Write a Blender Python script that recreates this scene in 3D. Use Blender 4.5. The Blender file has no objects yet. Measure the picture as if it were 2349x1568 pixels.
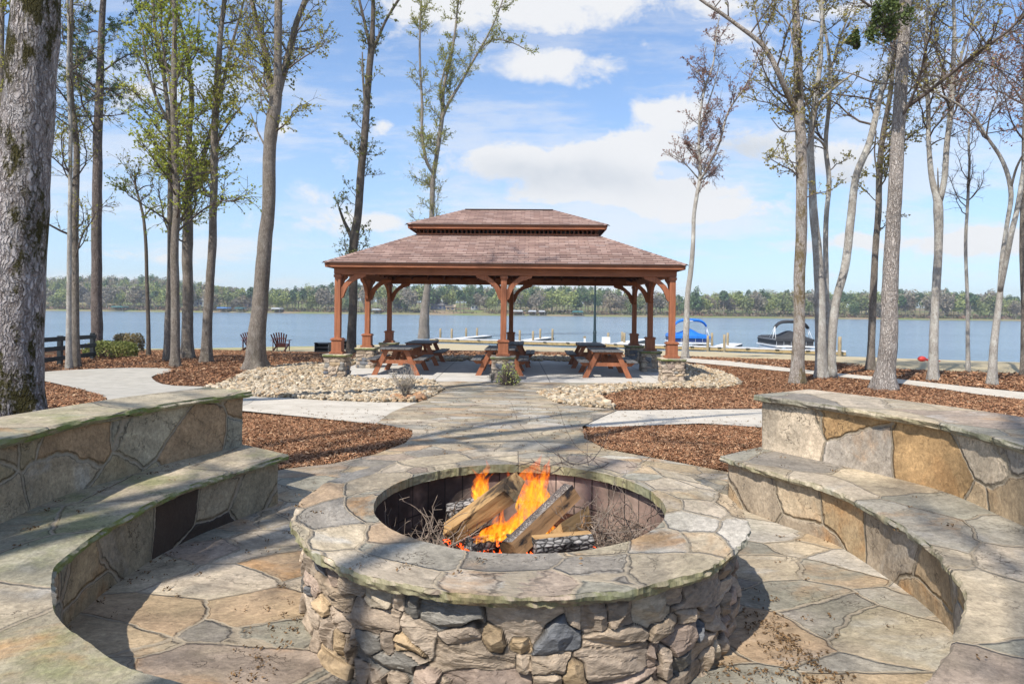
import bpy, math, random
import numpy as np
from mathutils import Vector, noise, geometry
R = math.radians
scene = bpy.context.scene
C = scene.collection
# ---------------------------------------------------------------- camera
F = 1450.0; PX0 = 1174.5; PY0 = 712.0; ROLL = R(0.6); CAMZ = 1.40
cd = bpy.data.cameras.new('camera'); cam = bpy.data.objects.new('camera', cd); C.objects.link(cam)
cd.sensor_width = 36; cd.lens = F/2349*36; cd.shift_y = -72/2349; cd.clip_start = .05; cd.clip_end = 6000
cr, sr = math.cos(ROLL), math.sin(ROLL)
from mathutils import Matrix
cam.matrix_world = Matrix(((cr, -sr, 0, 0), (0, 0, -1, 0), (sr, cr, 0, CAMZ), (0, 0, 0, 1)))
scene.camera = cam
scene.render.resolution_x = 1024; scene.render.resolution_y = 683
# ---------------------------------------------------------------- sun, sky, exposure
SUN = Vector((-.224, -.309, .475)).normalized()
EL = math.asin(SUN.z); AZ = math.atan2(SUN.x, SUN.y)
sl = bpy.data.lights.new('sun', 'SUN'); so = bpy.data.objects.new('sun', sl); C.objects.link(so)
sl.energy = 4.5; sl.angle = R(.55); sl.color = (1, .94, .85)
so.rotation_euler = SUN.to_track_quat('Z', 'Y').to_euler(); so.location = (0, 0, 40)
scene.view_settings.view_transform = 'Standard'; scene.view_settings.look = 'None'
scene.view_settings.gamma = 1; scene.view_settings.exposure = 0.48
scene.cycles.max_bounces = 6; scene.cycles.transparent_max_bounces = 16
w = bpy.data.worlds.new('World'); scene.world = w; w.use_nodes = True

class NT:
    """small node-tree helper"""
    def __init__(s, tree): s.t = tree; s.n = tree.nodes; s.l = tree.links
    def node(s, typ, **kw):
        n = s.n.new(typ)
        for k, v in kw.items():
            if k == 'ins':
                for a, b in v.items():
                    if hasattr(b, 'is_linked') or isinstance(b, bpy.types.NodeSocket): s.l.new(b, n.inputs[a])
                    else: n.inputs[a].default_value = b
            else: setattr(n, k, v)
        return n
    def math(s, op, a, b=None, c=None, clamp=False):
        n = s.n.new('ShaderNodeMath'); n.operation = op; n.use_clamp = clamp
        for i, v in enumerate((a, b, c)):
            if v is None: continue
            if isinstance(v, bpy.types.NodeSocket): s.l.new(v, n.inputs[i])
            else: n.inputs[i].default_value = v
        return n.outputs[0]
    def vmath(s, op, a, b=None):
        n = s.n.new('ShaderNodeVectorMath'); n.operation = op
        for i, v in enumerate((a, b)):
            if v is None: continue
            if isinstance(v, bpy.types.NodeSocket): s.l.new(v, n.inputs[i])
            elif isinstance(v, (int, float)): n.inputs['Scale'].default_value = v
            else: n.inputs[i].default_value = v
        return n.outputs[0]
    def mapping(s, vec, scale=(1, 1, 1), loc=(0, 0, 0), rot=(0, 0, 0)):
        n = s.n.new('ShaderNodeMapping'); s.l.new(vec, n.inputs[0])
        n.inputs['Scale'].default_value = scale; n.inputs['Location'].default_value = loc; n.inputs['Rotation'].default_value = rot
        return n.outputs[0]
    def noise(s, vec, scale, detail=4, rough=.55, dist=0, out='Fac'):
        n = s.n.new('ShaderNodeTexNoise'); s.l.new(vec, n.inputs['Vector'])
        n.inputs['Scale'].default_value = scale; n.inputs['Detail'].default_value = detail
        n.inputs['Roughness'].default_value = rough; n.inputs['Distortion'].default_value = dist
        return n.outputs[out]
    def voro(s, vec, scale, feature='F1', out='Color', rnd=1, metric='EUCLIDEAN'):
        n = s.n.new('ShaderNodeTexVoronoi'); n.feature = feature; s.l.new(vec, n.inputs['Vector'])
        if feature == 'F1': n.distance = metric
        n.inputs['Scale'].default_value = scale; n.inputs['Randomness'].default_value = rnd
        return n.outputs[out]
    def ramp(s, fac, stops, interp='LINEAR'):
        n = s.n.new('ShaderNodeValToRGB'); s.l.new(fac, n.inputs[0]); cr_ = n.color_ramp; cr_.interpolation = interp
        while len(cr_.elements) < len(stops): cr_.elements.new(.5)
        for e, (p, c) in zip(cr_.elements, stops):
            e.position = p; e.color = (c, c, c, 1) if isinstance(c, (int, float)) else (*c, 1)
        return n.outputs[0]
    def maprange(s, v, a, b, c=0, d=1, smooth=False):
        n = s.n.new('ShaderNodeMapRange'); s.l.new(v, n.inputs[0])
        if smooth: n.interpolation_type = 'SMOOTHSTEP'
        for i, x in zip((1, 2, 3, 4), (a, b, c, d)): n.inputs[i].default_value = x
        return n.outputs[0]
    def mix(s, fac, a, b, blend='MIX'):
        n = s.n.new('ShaderNodeMix'); n.data_type = 'RGBA'; n.blend_type = blend
        for i, v in ((0, fac), (6, a), (7, b)):
            if isinstance(v, bpy.types.NodeSocket): s.l.new(v, n.inputs[i])
            elif isinstance(v, (int, float)): n.inputs[i].default_value = v if i == 0 else (v, v, v, 1)
            else: n.inputs[i].default_value = (*v, 1)
        return n.outputs[2]
    def bump(s, h, strength=.5, dist=.01, normal=None):
        n = s.n.new('ShaderNodeBump'); s.l.new(h, n.inputs['Height'])
        n.inputs['Strength'].default_value = strength; n.inputs['Distance'].default_value = dist
        if normal: s.l.new(normal, n.inputs['Normal'])
        return n.outputs[0]
    def sep(s, v):
        n = s.n.new('ShaderNodeSeparateXYZ'); s.l.new(v, n.inputs[0]); return n.outputs
    def comb(s, x, y, z):
        n = s.n.new('ShaderNodeCombineXYZ')
        for i, v in enumerate((x, y, z)):
            if isinstance(v, bpy.types.NodeSocket): s.l.new(v, n.inputs[i])
            else: n.inputs[i].default_value = v
        return n.outputs[0]

SK = 1.22; CK = 5.6     # sky gain; cloud radiance in units of background strength
def make_world():
    nt = NT(w.node_tree); nt.n.clear()
    sky = nt.node('ShaderNodeTexSky', sky_type='NISHITA', sun_disc=False, sun_elevation=EL, sun_rotation=AZ)
    sky.altitude = 100; sky.air_density = 1.0; sky.dust_density = .6; sky.ozone_density = 1.6
    tc = nt.node('ShaderNodeTexCoord'); x, y, z = nt.sep(tc.outputs['Generated'])
    ya = nt.math('MAXIMUM', nt.math('ABSOLUTE', y), .12)
    a = nt.math('DIVIDE', x, ya); b = nt.math('DIVIDE', z, ya)
    P = nt.comb(a, nt.math('MULTIPLY', b, 1.5), nt.math('MULTIPLY', nt.math('SIGN', y), 3.7))
    n1 = nt.noise(P, 3.2, 7, .58, .3); n2 = nt.noise(nt.vmath('ADD', P, (3.1, 7.2, 1.3)), 8.0, 9, .66, .4)
    # cloud masses of this day's sky, as directions: azimuth tan, elevation tan, half width, half height, strength
    blobs = [(1280, 385, 250, 62, 1.0), (1430, 435, 290, 48, .8), (1150, 365, 110, 42, .6), (1480, 330, 150, 40, .7), (1600, 480, 210, 45, .75),
             (1540, 240, 150, 42, .62), (1700, 300, 120, 60, .45), (1230, 130, 190, 55, .75), (1300, 30, 330, 60, .62), (1600, 15, 160, 45, .5),
             (1480, 90, 60, 30, .4), (1700, 80, 120, 40, .45), (2160, 190, 70, 70, .7), (1330, 165, 90, 28, .5),
             (1960, 370, 120, 60, .6), (640, 295, 45, 25, .55), (870, 520, 130, 22, .5), (250, 250, 200, 60, .4), (2260, 545, 260, 30, .6),
             (1900, 560, 250, 22, .55), (1750, 520, 200, 18, .5), (2000, 20, 180, 50, .35), (260, 600, 260, 20, .45), (870, 290, 50, 30, .4), (1250, 550, 330, 22, .4)]
    tot = None; bot = None
    na = nt.math('MULTIPLY_ADD', nt.math('SUBTRACT', nt.noise(P, 5, 4, .6), .5), .10, a)
    nb = nt.math('MULTIPLY_ADD', nt.math('SUBTRACT', nt.noise(nt.vmath('ADD', P, (9, 1, 4)), 5, 4, .6), .5), .07, b)
    for (px, py, rx, ry, s) in blobs:
        ax = (px-PX0)/F; by = (PY0-py)/F
        dx = nt.math('DIVIDE', nt.math('SUBTRACT', na, ax), rx/F); dy = nt.math('DIVIDE', nt.math('SUBTRACT', nb, by), ry/F)
        r2 = nt.math('ADD', nt.math('MULTIPLY', dx, dx), nt.math('MULTIPLY', dy, dy))
        g = nt.math('MULTIPLY', nt.math('EXPONENT', nt.math('MULTIPLY', r2, -1.0)), s)
        tot = g if tot is None else nt.math('MAXIMUM', tot, g)
        if ry >= 55 and py > 200:
            d2 = nt.math('MULTIPLY', nt.math('SUBTRACT', dy, -.45), 1.5)
            r3 = nt.math('ADD', nt.math('MULTIPLY', dx, nt.math('MULTIPLY', dx, 1.1)), nt.math('MULTIPLY', d2, d2))
            h = nt.math('EXPONENT', nt.math('MULTIPLY', r3, -1.1)); bot = h if bot is None else nt.math('MAXIMUM', bot, h)
    front = nt.math('GREATER_THAN', y, 0)
    tot = nt.math('MULTIPLY', tot, front)
    base = nt.math('MULTIPLY', nt.maprange(n1, .45, .8), .38)
    d = nt.math('ADD', nt.math('ADD', tot, base), nt.math('MULTIPLY', nt.math('SUBTRACT', n2, .5), 1.25))
    d = nt.math('ADD', d, nt.math('MULTIPLY', nt.math('SUBTRACT', n1, .5), .7))
    dens = nt.maprange(d, .25, .58, 0, .96, True)
    hor = nt.maprange(b, 0.0, .45, .58, .12, True)
    veil = nt.math('MULTIPLY', nt.maprange(nt.noise(nt.mapping(P, (1, 3.2, 1)), 2.6, 6, .65), .42, .62, 0, 1, True), .45)
    low = nt.math('MULTIPLY', veil, nt.maprange(b, .02, .45, 1.7, .7))
    dens = nt.math('MAXIMUM', dens, low)
    shade = nt.math('MULTIPLY', nt.math('MULTIPLY', bot, front), nt.maprange(n2, .35, .6, .45, .95))
    ccol = nt.mix(shade, (.97*CK, .98*CK, 1.0*CK), (.68*CK, .735*CK, .81*CK))
    skyc = nt.mix(1.0, sky.outputs[0], (SK*.90, SK*.99, SK*1.10), 'MULTIPLY')
    skyc = nt.mix(hor, skyc, (.50*CK, .67*CK, .93*CK))
    colr = nt.mix(dens, skyc, ccol)
    bg = nt.node('ShaderNodeBackground', ins={'Color': colr, 'Strength': .12})
    out = nt.node('ShaderNodeOutputWorld'); nt.l.new(bg.outputs[0], out.inputs[0])
make_world()

# ---------------------------------------------------------------- numpy helpers
rng = np.random.default_rng(7)
_H = np.random.default_rng(99).random(4096).astype(np.float32)
def _hash(ix, iy, iz): return _H[(ix*73856093 ^ iy*19349663 ^ iz*83492791) & 4095]
def vnoise(x, y, z=0.0):
    x, y, z = np.broadcast_arrays(np.asarray(x, float), np.asarray(y, float), np.asarray(z, float))
    ix, iy, iz = np.floor(x).astype(np.int64), np.floor(y).astype(np.int64), np.floor(z).astype(np.int64)
    fx, fy, fz = x-ix, y-iy, z-iz
    fx, fy, fz = fx*fx*(3-2*fx), fy*fy*(3-2*fy), fz*fz*(3-2*fz); r = 0
    for a in (0, 1):
        for b in (0, 1):
            for c in (0, 1):
                r = r + _hash(ix+a, iy+b, iz+c)*(fx if a else 1-fx)*(fy if b else 1-fy)*(fz if c else 1-fz)
    return r*2-1
def fbm(x, y, z=0.0, o=4):
    r = 0; a = 1
    for i in range(o): r = r+a*vnoise(np.asarray(x)*2**i+i*17.3, np.asarray(y)*2**i, np.asarray(z)*2**i); a *= .5
    return r/1.9
def sstep(a, b, x): t = np.clip((x-a)/(b-a), 0, 1); return t*t*(3-2*t)
# ---------------------------------------------------------------- terrain
SHX = [-400, -90, -60, -28, -24, -7, 9.6, 20.7, 25.3, 27, 31.3, 40, 80, 400]
SHY = [60, 48, 44, 47.5, 49.5, 60, 54, 50, 46.5, 44.6, 38.7, 34, 25, 10]
WZ = -1.80
def terrain(x, y):
    x = np.asarray(x, float); y = np.asarray(y, float)
    ys = np.interp(x, SHX, SHY) + .35*np.sin(x*.9)+.2*np.sin(x*2.3+1)
    z = -.46*sstep(6.5, 15.5, y)
    t = np.clip((y-24)/np.maximum(ys-24, 3), 0, 1)
    z = z-1.34*t
    z = np.where(y > ys, WZ-np.minimum((y-ys)*.25, 1.2), z)
    hill = np.interp(x, [-600, -330, -215, -190, -165, -120, 0, 500], [16, 13, 12, 9, 7, 6, 7, 6])
    far = WZ-1.2+sstep(385, 402, y)*2.2+sstep(402, 430, y)*2.0+sstep(410, 560, y)*hill
    return np.where(y > 300, far, z)
def at(px, py, Y):
    u = (px-PX0)/F; v = -(py-PY0)/F
    return np.array([Y*(u*cr-v*sr), Y, CAMZ+Y*(u*sr+v*cr)])
def ray(px, py):
    u = (px-PX0)/F; v = -(py-PY0)/F
    return (u*cr-v*sr, u*sr+v*cr)
def gp(px, py, z):            # pixel onto a horizontal plane
    a, b = ray(px, py); Y = (z-CAMZ)/b; return np.array([a*Y, Y, z])
def hit(px, py):              # pixel onto the terrain
    a, b = ray(px, py); Y = np.linspace(.8, 70, 7000)
    d = CAMZ+b*Y-terrain(a*Y, Y); i = int(np.argmax(d < 0)) if (d < 0).any() else len(Y)-1
    return np.array([a*Y[i], Y[i], float(terrain(a*Y[i], Y[i]))])
# ---------------------------------------------------------------- mesh builder
class MB:
    def __init__(s): s.v = []; s.f = []; s.n = 0; s.c = []; s.uv = []; s.hc = False; s.hu = False
    def add(s, V, Fc, mat=0, smooth=False, col=None, uv=None):
        V = np.asarray(V, float).reshape(-1, 3); Fc = np.asarray(Fc, np.int64)
        s.v.append(V); s.f.append((Fc+s.n, mat, smooth)); s.n += len(V)
        if col is None: s.c.append(np.ones((len(V), 3)))
        else: s.hc = True; s.c.append(np.broadcast_to(np.asarray(col, float), (len(V), 3)))
        if uv is None: s.uv.append(np.zeros((len(V), 2)))
        else: s.hu = True; s.uv.append(np.asarray(uv, float))
        return s
    def box(s, c, d, mat=0, rz=0, **k):
        x, y, z = np.array(d)/2.; V = np.array([(a*x, b*y, e*z) for e in (-1, 1) for b in (-1, 1) for a in (-1, 1)], float)
        if rz: co, si = math.cos(rz), math.sin(rz); V = V @ np.array([[co, si, 0], [-si, co, 0], [0, 0, 1]])
        return s.add(V+np.array(c), BOXF, mat, **k)
    def beam(s, a, b, wd, th, up=(0, 0, 1), mat=0, **k):   # board from a to b, wd across, th along up-ish
        a = np.array(a, float); b = np.array(b, float); d = b-a; L = np.linalg.norm(d); d /= L
        sd = np.cross(d, np.array(up, float)); sd /= np.linalg.norm(sd); u = np.cross(sd, d)
        V = [p+sx*sd*wd/2+sz*u*th/2 for sz in (-1, 1) for p in (a, b) for sx in (-1, 1)]
        V = np.array([V[i] for i in (0, 1, 2, 3, 4, 5, 6, 7)])
        return s.add(V, BOXF, mat, **k)
    def prism(s, pts, z0, z1, mat=0, axis='z'):            # extruded polygon
        n = len(pts); P = np.array(pts, float)
        if axis == 'z': A = [(p[0], p[1], z0) for p in P]+[(p[0], p[1], z1) for p in P]
        elif axis == 'y': A = [(p[0], z0, p[1]) for p in P]+[(p[0], z1, p[1]) for p in P]
        else: A = [(z0, p[0], p[1]) for p in P]+[(z1, p[0], p[1]) for p in P]
        s.add(A, [(i, (i+1) % n, n+(i+1) % n, n+i) for i in range(n)], mat)
        T = geometry.tessellate_polygon([[Vector((*p, 0)) for p in P]])
        b = s.n-2*n; T = np.array([tuple(t) for t in T])
        s.f.append((T+b, mat, False)); s.f.append((T[:, ::-1]+b+n, mat, False)); return s
    def tube(s, P, rad, seg=8, mat=0, cap=True, smooth=True, col=None):
        P = np.asarray(P, float); n = len(P); rad = np.broadcast_to(np.asarray(rad, float), (n,))
        T = np.gradient(P, axis=0); T /= np.linalg.norm(T, axis=1)[:, None]+1e-9
        u = np.cross(T[0], (0, 0, 1.) if abs(T[0][2]) < .9 else (1., 0, 0)); u /= np.linalg.norm(u)
        U = []
        for i in range(n):
            u = u-T[i]*np.dot(u, T[i]); u /= np.linalg.norm(u)+1e-9; U.append(u)
        U = np.array(U); W = np.cross(T, U); an = np.linspace(0, 2*math.pi, seg, endpoint=False)
        V = P[:, None]+rad[:, None, None]*(U[:, None]*np.cos(an)[None, :, None]+W[:, None]*np.sin(an)[None, :, None])
        V = V.reshape(-1, 3); i = np.arange(n-1)[:, None]*seg; j = np.arange(seg)[None]; k = (j+1) % seg
        Fc = np.stack([i+j, i+k, i+seg+k, i+seg+j], -1).reshape(-1, 4)
        s.add(V, Fc, mat, smooth, col)
        if cap and seg > 2:
            b = s.n-n*seg
            s.f.append((np.array([[b+q for q in range(seg-1, -1, -1)]]), mat, False)); s.f.append((np.array([[b+(n-1)*seg+q for q in range(seg)]]), mat, False))
        return s
    def grid(s, X, mat=0, smooth=True, col=None, uv=None, wrap=False, flip=False):
        n, m = X.shape[:2]; V = X.reshape(-1, 3)
        i = np.arange(n if wrap else n-1)[:, None]; j = np.arange(m-1)[None]
        i2 = (i+1) % n
        Fc = np.stack([i*m+j, i2*m+j, i2*m+j+1, i*m+j+1], -1).reshape(-1, 4)
        if flip: Fc = Fc[:, ::-1]
        return s.add(V, Fc, mat, smooth, None if col is None else col.reshape(-1, 3), None if uv is None else uv.reshape(-1, 2))
    def build(s, name, mats, parent=None, local=False, loc=None, bevel=0, **tags):
        V = np.concatenate(s.v); off = np.zeros(3)
        if parent is not None and not local: off = np.array(parent.location)
        if loc is not None: off = np.array(loc, float)
        me = bpy.data.meshes.new(name); me.vertices.add(len(V)); me.vertices.foreach_set('co', (V-off).astype(np.float32).ravel())
        sizes = np.concatenate([np.full(len(f), f.shape[1]) for f, _, _ in s.f])
        idx = np.concatenate([f.ravel() for f, _, _ in s.f]); st = np.concatenate([[0], np.cumsum(sizes)[:-1]])
        me.loops.add(len(idx)); me.loops.foreach_set('vertex_index', idx.astype(np.int32))
        me.polygons.add(len(sizes)); me.polygons.foreach_set('loop_start', st.astype(np.int32)); me.polygons.foreach_set('loop_total', sizes.astype(np.int32))
        me.polygons.foreach_set('material_index', np.concatenate([np.full(len(f), m) for f, m, _ in s.f]).astype(np.int32))
        me.polygons.foreach_set('use_smooth', np.concatenate([np.full(len(f), sm) for f, _, sm in s.f]))
        if s.hc:
            a = me.color_attributes.new('Col', 'FLOAT_COLOR', 'POINT'); cc = np.concatenate(s.c)
            a.data.foreach_set('color', np.hstack([cc, np.ones((len(cc), 1))]).astype(np.float32).ravel())
        if s.hu:
            a = me.uv_layers.new(name='UVMap'); uu = np.concatenate(s.uv)[idx]; a.data.foreach_set('uv', uu.astype(np.float32).ravel())
        me.update(); me.validate()
        for m in (mats if isinstance(mats, (list, tuple)) else [mats]): me.materials.append(m)
        o = bpy.data.objects.new(name, me); C.objects.link(o)
        if parent is not None: o.parent = parent
        if loc is not None: o.location = loc
        if bevel:
            b = o.modifiers.new('bevel', 'BEVEL'); b.width = bevel; b.segments = 1; b.limit_method = 'ANGLE'
        for k, v in tags.items(): o[{'cat': 'category'}.get(k, k)] = v
        return o
BOXF = [(0, 2, 3, 1), (4, 5, 7, 6), (0, 1, 5, 4), (2, 6, 7, 3), (0, 4, 6, 2), (1, 3, 7, 5)]
def empty(name, loc, label, cat, rz=0, group=None):
    o = bpy.data.objects.new(name, None); C.objects.link(o); o.location = loc; o.rotation_euler = (0, 0, rz)
    o['label'] = label; o['category'] = cat
    if group: o['group'] = group
    o.empty_display_size = .2
    return o
def copy_tree(o, parent=None):
    c = o.copy(); C.objects.link(c)
    if parent: c.parent = parent
    for ch in list(o.children): copy_tree(ch, c)
    return c
def tubes_batch(mb, A, B, ra, rb, mat=0, col=None):     # many thin 3-sided twigs from A to B
    A = np.asarray(A, float); B = np.asarray(B, float); n = len(A)
    if n == 0: return
    d = B-A; d /= np.linalg.norm(d, axis=1)[:, None]+1e-9
    h = np.where(np.abs(d[:, 2:3]) < .9, np.array([[0, 0, 1.]]), np.array([[1., 0, 0]]))
    u = np.cross(d, h); u /= np.linalg.norm(u, axis=1)[:, None]; v = np.cross(d, u)
    ra = np.broadcast_to(ra, (n,)); rb = np.broadcast_to(rb, (n,)); V = np.zeros((n, 6, 3))
    for k in range(3):
        c_, s_ = math.cos(k*2.094), math.sin(k*2.094)
        V[:, k] = A+(u*c_+v*s_)*ra[:, None]; V[:, 3+k] = B+(u*c_+v*s_)*rb[:, None]
    b = (np.arange(n)*6)[:, None]; Fc = np.concatenate([b+np.array([[k, (k+1) % 3, 3+(k+1) % 3, 3+k]]) for k in range(3)])
    mb.add(V.reshape(-1, 3), Fc, mat, False, None if col is None else np.repeat(col, 6, 0))
def leaves_batch(mb, P, size, mat=0, col=None, flat=0, elong=1.6, rg=rng):  # leaf-sized quads, random facing, pinched tips
    n = len(P)
    if n == 0: return
    a = rg.normal(size=(n, 3)); a /= np.linalg.norm(a, axis=1)[:, None]; a[:, 2] *= (1-flat)
    b = np.cross(a, rg.normal(size=(n, 3))); b /= np.linalg.norm(b, axis=1)[:, None]+1e-9
    s_ = (np.asarray(size)*rg.uniform(.6, 1.3, n))[:, None]
    V = np.stack([P-a*s_*elong*.5, P-a*s_*.05+b*s_*.5, P+a*s_*elong*.5, P-a*s_*.05-b*s_*.5], 1)
    mb.add(V.reshape(-1, 3), np.arange(n*4).reshape(-1, 4), mat, False, None if col is None else np.repeat(col, 4, 0))
# ---------------------------------------------------------------- materials
def newmat(name, rough=.8, spec=.3):
    m = bpy.data.materials.new(name); m.use_nodes = True; nt = NT(m.node_tree); nt.n.clear()
    b = nt.node('ShaderNodeBsdfPrincipled'); o = nt.node('ShaderNodeOutputMaterial'); nt.l.new(b.outputs[0], o.inputs[0])
    b.inputs['Roughness'].default_value = rough; b.inputs['Specular IOR Level'].default_value = spec
    tc = nt.node('ShaderNodeTexCoord')
    return m, nt, b, tc
def setc(nt, b, c):
    if isinstance(c, tuple): b.inputs['Base Color'].default_value = (*c, 1)
    else: nt.l.new(c, b.inputs['Base Color'])
def simple(name, c, rough=.7, var=.15, scale=8, spec=.3, metal=0, bump=0):
    m, nt, b, tc = newmat(name, rough, spec)
    n = nt.noise(tc.outputs['Object'], scale, 5); k = nt.maprange(n, .3, .7, 1-var, 1+var)
    setc(nt, b, nt.mix(1, c, nt.comb(k, k, k), 'MULTIPLY')); b.inputs['Metallic'].default_value = metal
    if bump: nt.l.new(nt.bump(nt.noise(tc.outputs['Object'], scale*6, 4), bump, .01), b.inputs['Normal'])
    return m
STONEPAL = [(0, (.37, .305, .215)), (.13, (.44, .36, .25)), (.26, (.30, .275, .215)), (.38, (.47, .39, .29)), (.5, (.335, .30, .24)), (.60, (.43, .325, .205)),
            (.70, (.255, .225, .185)), (.79, (.45, .405, .335)), (.87, (.35, .275, .21)), (.95, (.40, .285, .18))]
def flagstone(name, coords='xy', scale=1.9, joint=.012, stretch=(1, 1), moss=.35, dark=0, sat=1.0, pal=STONEPAL, gain=1.0, big=1.0, streak=1.0, warp=.07, bumpd=.014, rusty=1.0, mossc=(.215, .215, .11)):
    """irregular quarried slabs set in mortar: slab pattern, veining, lichen, joints"""
    m, nt, b, tc = newmat(name, .78, .25)
    src = tc.outputs['Object'] if coords == 'xy' else tc.outputs['UV']
    x, y, z = nt.sep(src)
    P = nt.comb(nt.math('MULTIPLY', x, stretch[0]), nt.math('MULTIPLY', y, stretch[1]), 0.0)
    wn = nt.noise(P, 2.2, 2, .5, out='Color'); P1 = nt.vmath('ADD', P, nt.vmath('SCALE', nt.vmath('SUBTRACT', wn, (.5, .5, .5)), warp*2))
    wn2 = nt.noise(P, 16, 3, .6, out='Color'); P1 = nt.vmath('ADD', P1, nt.vmath('SCALE', nt.vmath('SUBTRACT', wn2, (.5, .5, .5)), .028))
    cell = nt.voro(P1, scale); edge = nt.voro(P1, scale, 'DISTANCE_TO_EDGE', 'Distance')
    cr_, cg, cb = nt.sep(cell)
    col = nt.ramp(cr_, pal, 'CONSTANT')
    # each slab has its own grain direction: veins along rotated coordinates
    rotv = nt.node('ShaderNodeVectorRotate', rotation_type='Z_AXIS', ins={'Vector': P, 'Angle': nt.math('MULTIPLY', cg, 6.28)}).outputs[0]
    rotv = nt.vmath('ADD', rotv, nt.vmath('SCALE', cell, 13.0))
    vein = nt.noise(nt.mapping(rotv, (.9, 3.2, 1)), 2.0, 6, .62, .8)
    blot = nt.noise(nt.vmath('ADD', P, nt.vmath('SCALE', cell, 5.0)), 2.4, 6, .6, .5)
    fine = nt.noise(P, 60, 4, .7)
    k = nt.maprange(vein, .3, .70, .70, 1.26); col = nt.mix(.9*streak, col, nt.mix(1, col, nt.comb(k, k, k), 'MULTIPLY'))
    rust = nt.math('MULTIPLY', nt.maprange(blot, .52, .68, 0, 1, True), nt.maprange(cb, .45-.3*(rusty-1), .9, 0, .85))
    col = nt.mix(rust, col, (.42, .235, .10))
    pale = nt.math('MULTIPLY', nt.maprange(blot, .46, .32, 0, 1, True), nt.maprange(cg, .4, 1, 0, .6)); col = nt.mix(pale, col, (.46, .44, .40))
    dk = nt.maprange(nt.noise(P, 1.7, 7, .7), .34, .66, .70, 1.20); col = nt.mix(1, col, nt.comb(dk, dk, dk), 'MULTIPLY')
    ln = nt.noise(nt.vmath('ADD', P, (5, 3, 2)), 1.5, 6, .65); lich = nt.math('MULTIPLY', nt.maprange(ln, .46, .66, 0, 1, True), moss)
    col = nt.mix(lich, col, mossc)
    f = nt.maprange(fine, .25, .75, .72, 1.28); col = nt.mix(1, col, nt.comb(f, f, f), 'MULTIPLY')
    f2 = nt.maprange(nt.noise(rotv, 28, 5, .8, .5), .36, .64, .76, 1.22); col = nt.mix(1, col, nt.comb(f2, f2, f2), 'MULTIPLY')
    spk = nt.maprange(nt.noise(P, 95, 2, .5), .66, .72, 0, .55); col = nt.mix(spk, col, (.09, .07, .05))
    ck = nt.math('MULTIPLY', nt.maprange(nt.voro(nt.vmath('ADD', nt.mapping(rotv, (.5, 1.6, 1)), nt.vmath('SCALE', wn2, .25)), 4.2, 'DISTANCE_TO_EDGE', 'Distance'), .004, .016, 1, 0), nt.maprange(nt.noise(P, 3.1, 3), .52, .6)); col = nt.mix(nt.math('MULTIPLY', ck, .7), col, (.10, .075, .05))
    if dark:
        dm = nt.math('GREATER_THAN', cb, 1-dark); col = nt.mix(nt.math('MULTIPLY', dm, .92), col, (.055, .036, .028))
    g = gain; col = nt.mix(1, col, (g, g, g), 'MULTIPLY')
    jm = nt.maprange(edge, joint*scale*.42, joint*scale*.58, 1, 0, True)
    mort = nt.mix(nt.maprange(nt.noise(P, 30, 4, .7), .3, .7), (.25, .205, .145), (.36, .30, .22))
    crack = nt.maprange(nt.noise(nt.mapping(P, (1, 1, 1)), 5, 3), .44, .6, 1, 0)
    dj = nt.math('MULTIPLY', nt.maprange(edge, joint*scale*.55, joint*scale*.85, 0, 1, True), nt.maprange(edge, joint*scale*.85, joint*scale*1.15, 1, 0, True))
    col = nt.mix(jm, col, mort)
    col = nt.mix(nt.math('MULTIPLY', nt.math('MULTIPLY', dj, crack), .75), col, (.05, .04, .03))
    # moss gathers on rough edges that face sideways
    if moss > 0:
        gN = nt.sep(nt.node('ShaderNodeNewGeometry').outputs['True Normal'])[2]
        if moss >= .1:
            side = nt.math('MULTIPLY', nt.maprange(nt.math('ABSOLUTE', gN), .75, .35, 0, 1), nt.maprange(ln, .36, .5, .15, min(1, moss*2.6)))
            col = nt.mix(side, col, (.16, .19, .055))
    setc(nt, b, col)
    h = nt.math('ADD', nt.math('MULTIPLY', nt.maprange(edge, 0, joint*scale*1.4, 0, 1, True), 1.0), nt.math('MULTIPLY', vein, .55))
    h = nt.math('ADD', h, nt.math('MULTIPLY', nt.math('MULTIPLY', cb, .35), 1)); h = nt.math('ADD', h, nt.math('MULTIPLY', fine, .2)); h = nt.math('SUBTRACT', h, nt.math('MULTIPLY', ck, .4)); h = nt.math('ADD', h, nt.math('MULTIPLY', f2, .25))
    nt.l.new(nt.bump(h, .8, bumpd), b.inputs['Normal'])
    return m
def colattr(name, rough=.85, noise_scale=40, var=.2, bump=.4, bdist=.006, spec=.2, stretch=(1, 1, 1)):
    """colour comes with each stone / chip / leaf of the mesh"""
    m, nt, b, tc = newmat(name, rough, spec)
    a = nt.node('ShaderNodeAttribute', attribute_name='Col').outputs['Color']
    n = nt.noise(nt.mapping(tc.outputs['Object'], stretch), noise_scale, 5, .65); k = nt.maprange(n, .3, .7, 1-var, 1+var)
    setc(nt, b, nt.mix(1, a, nt.comb(k, k, k), 'MULTIPLY'))
    if bump: nt.l.new(nt.bump(n, bump, bdist), b.inputs['Normal'])
    return m
def wood(name, c1, c2, rough=.65, grain=(30, 30, 2), bump=.2):
    m, nt, b, tc = newmat(name, rough, .3)
    P = nt.mapping(tc.outputs['Object'], grain); n = nt.noise(P, 1.0, 5, .65, .4); n2 = nt.noise(tc.outputs['Object'], 2.3, 4)
    c = nt.mix(nt.maprange(n, .3, .7), c1, c2); k = nt.maprange(n2, .3, .7, .82, 1.18); setc(nt, b, nt.mix(1, c, nt.comb(k, k, k), 'MULTIPLY'))
    nt.l.new(nt.bump(n, bump, .004), b.inputs['Normal']); return m
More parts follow.
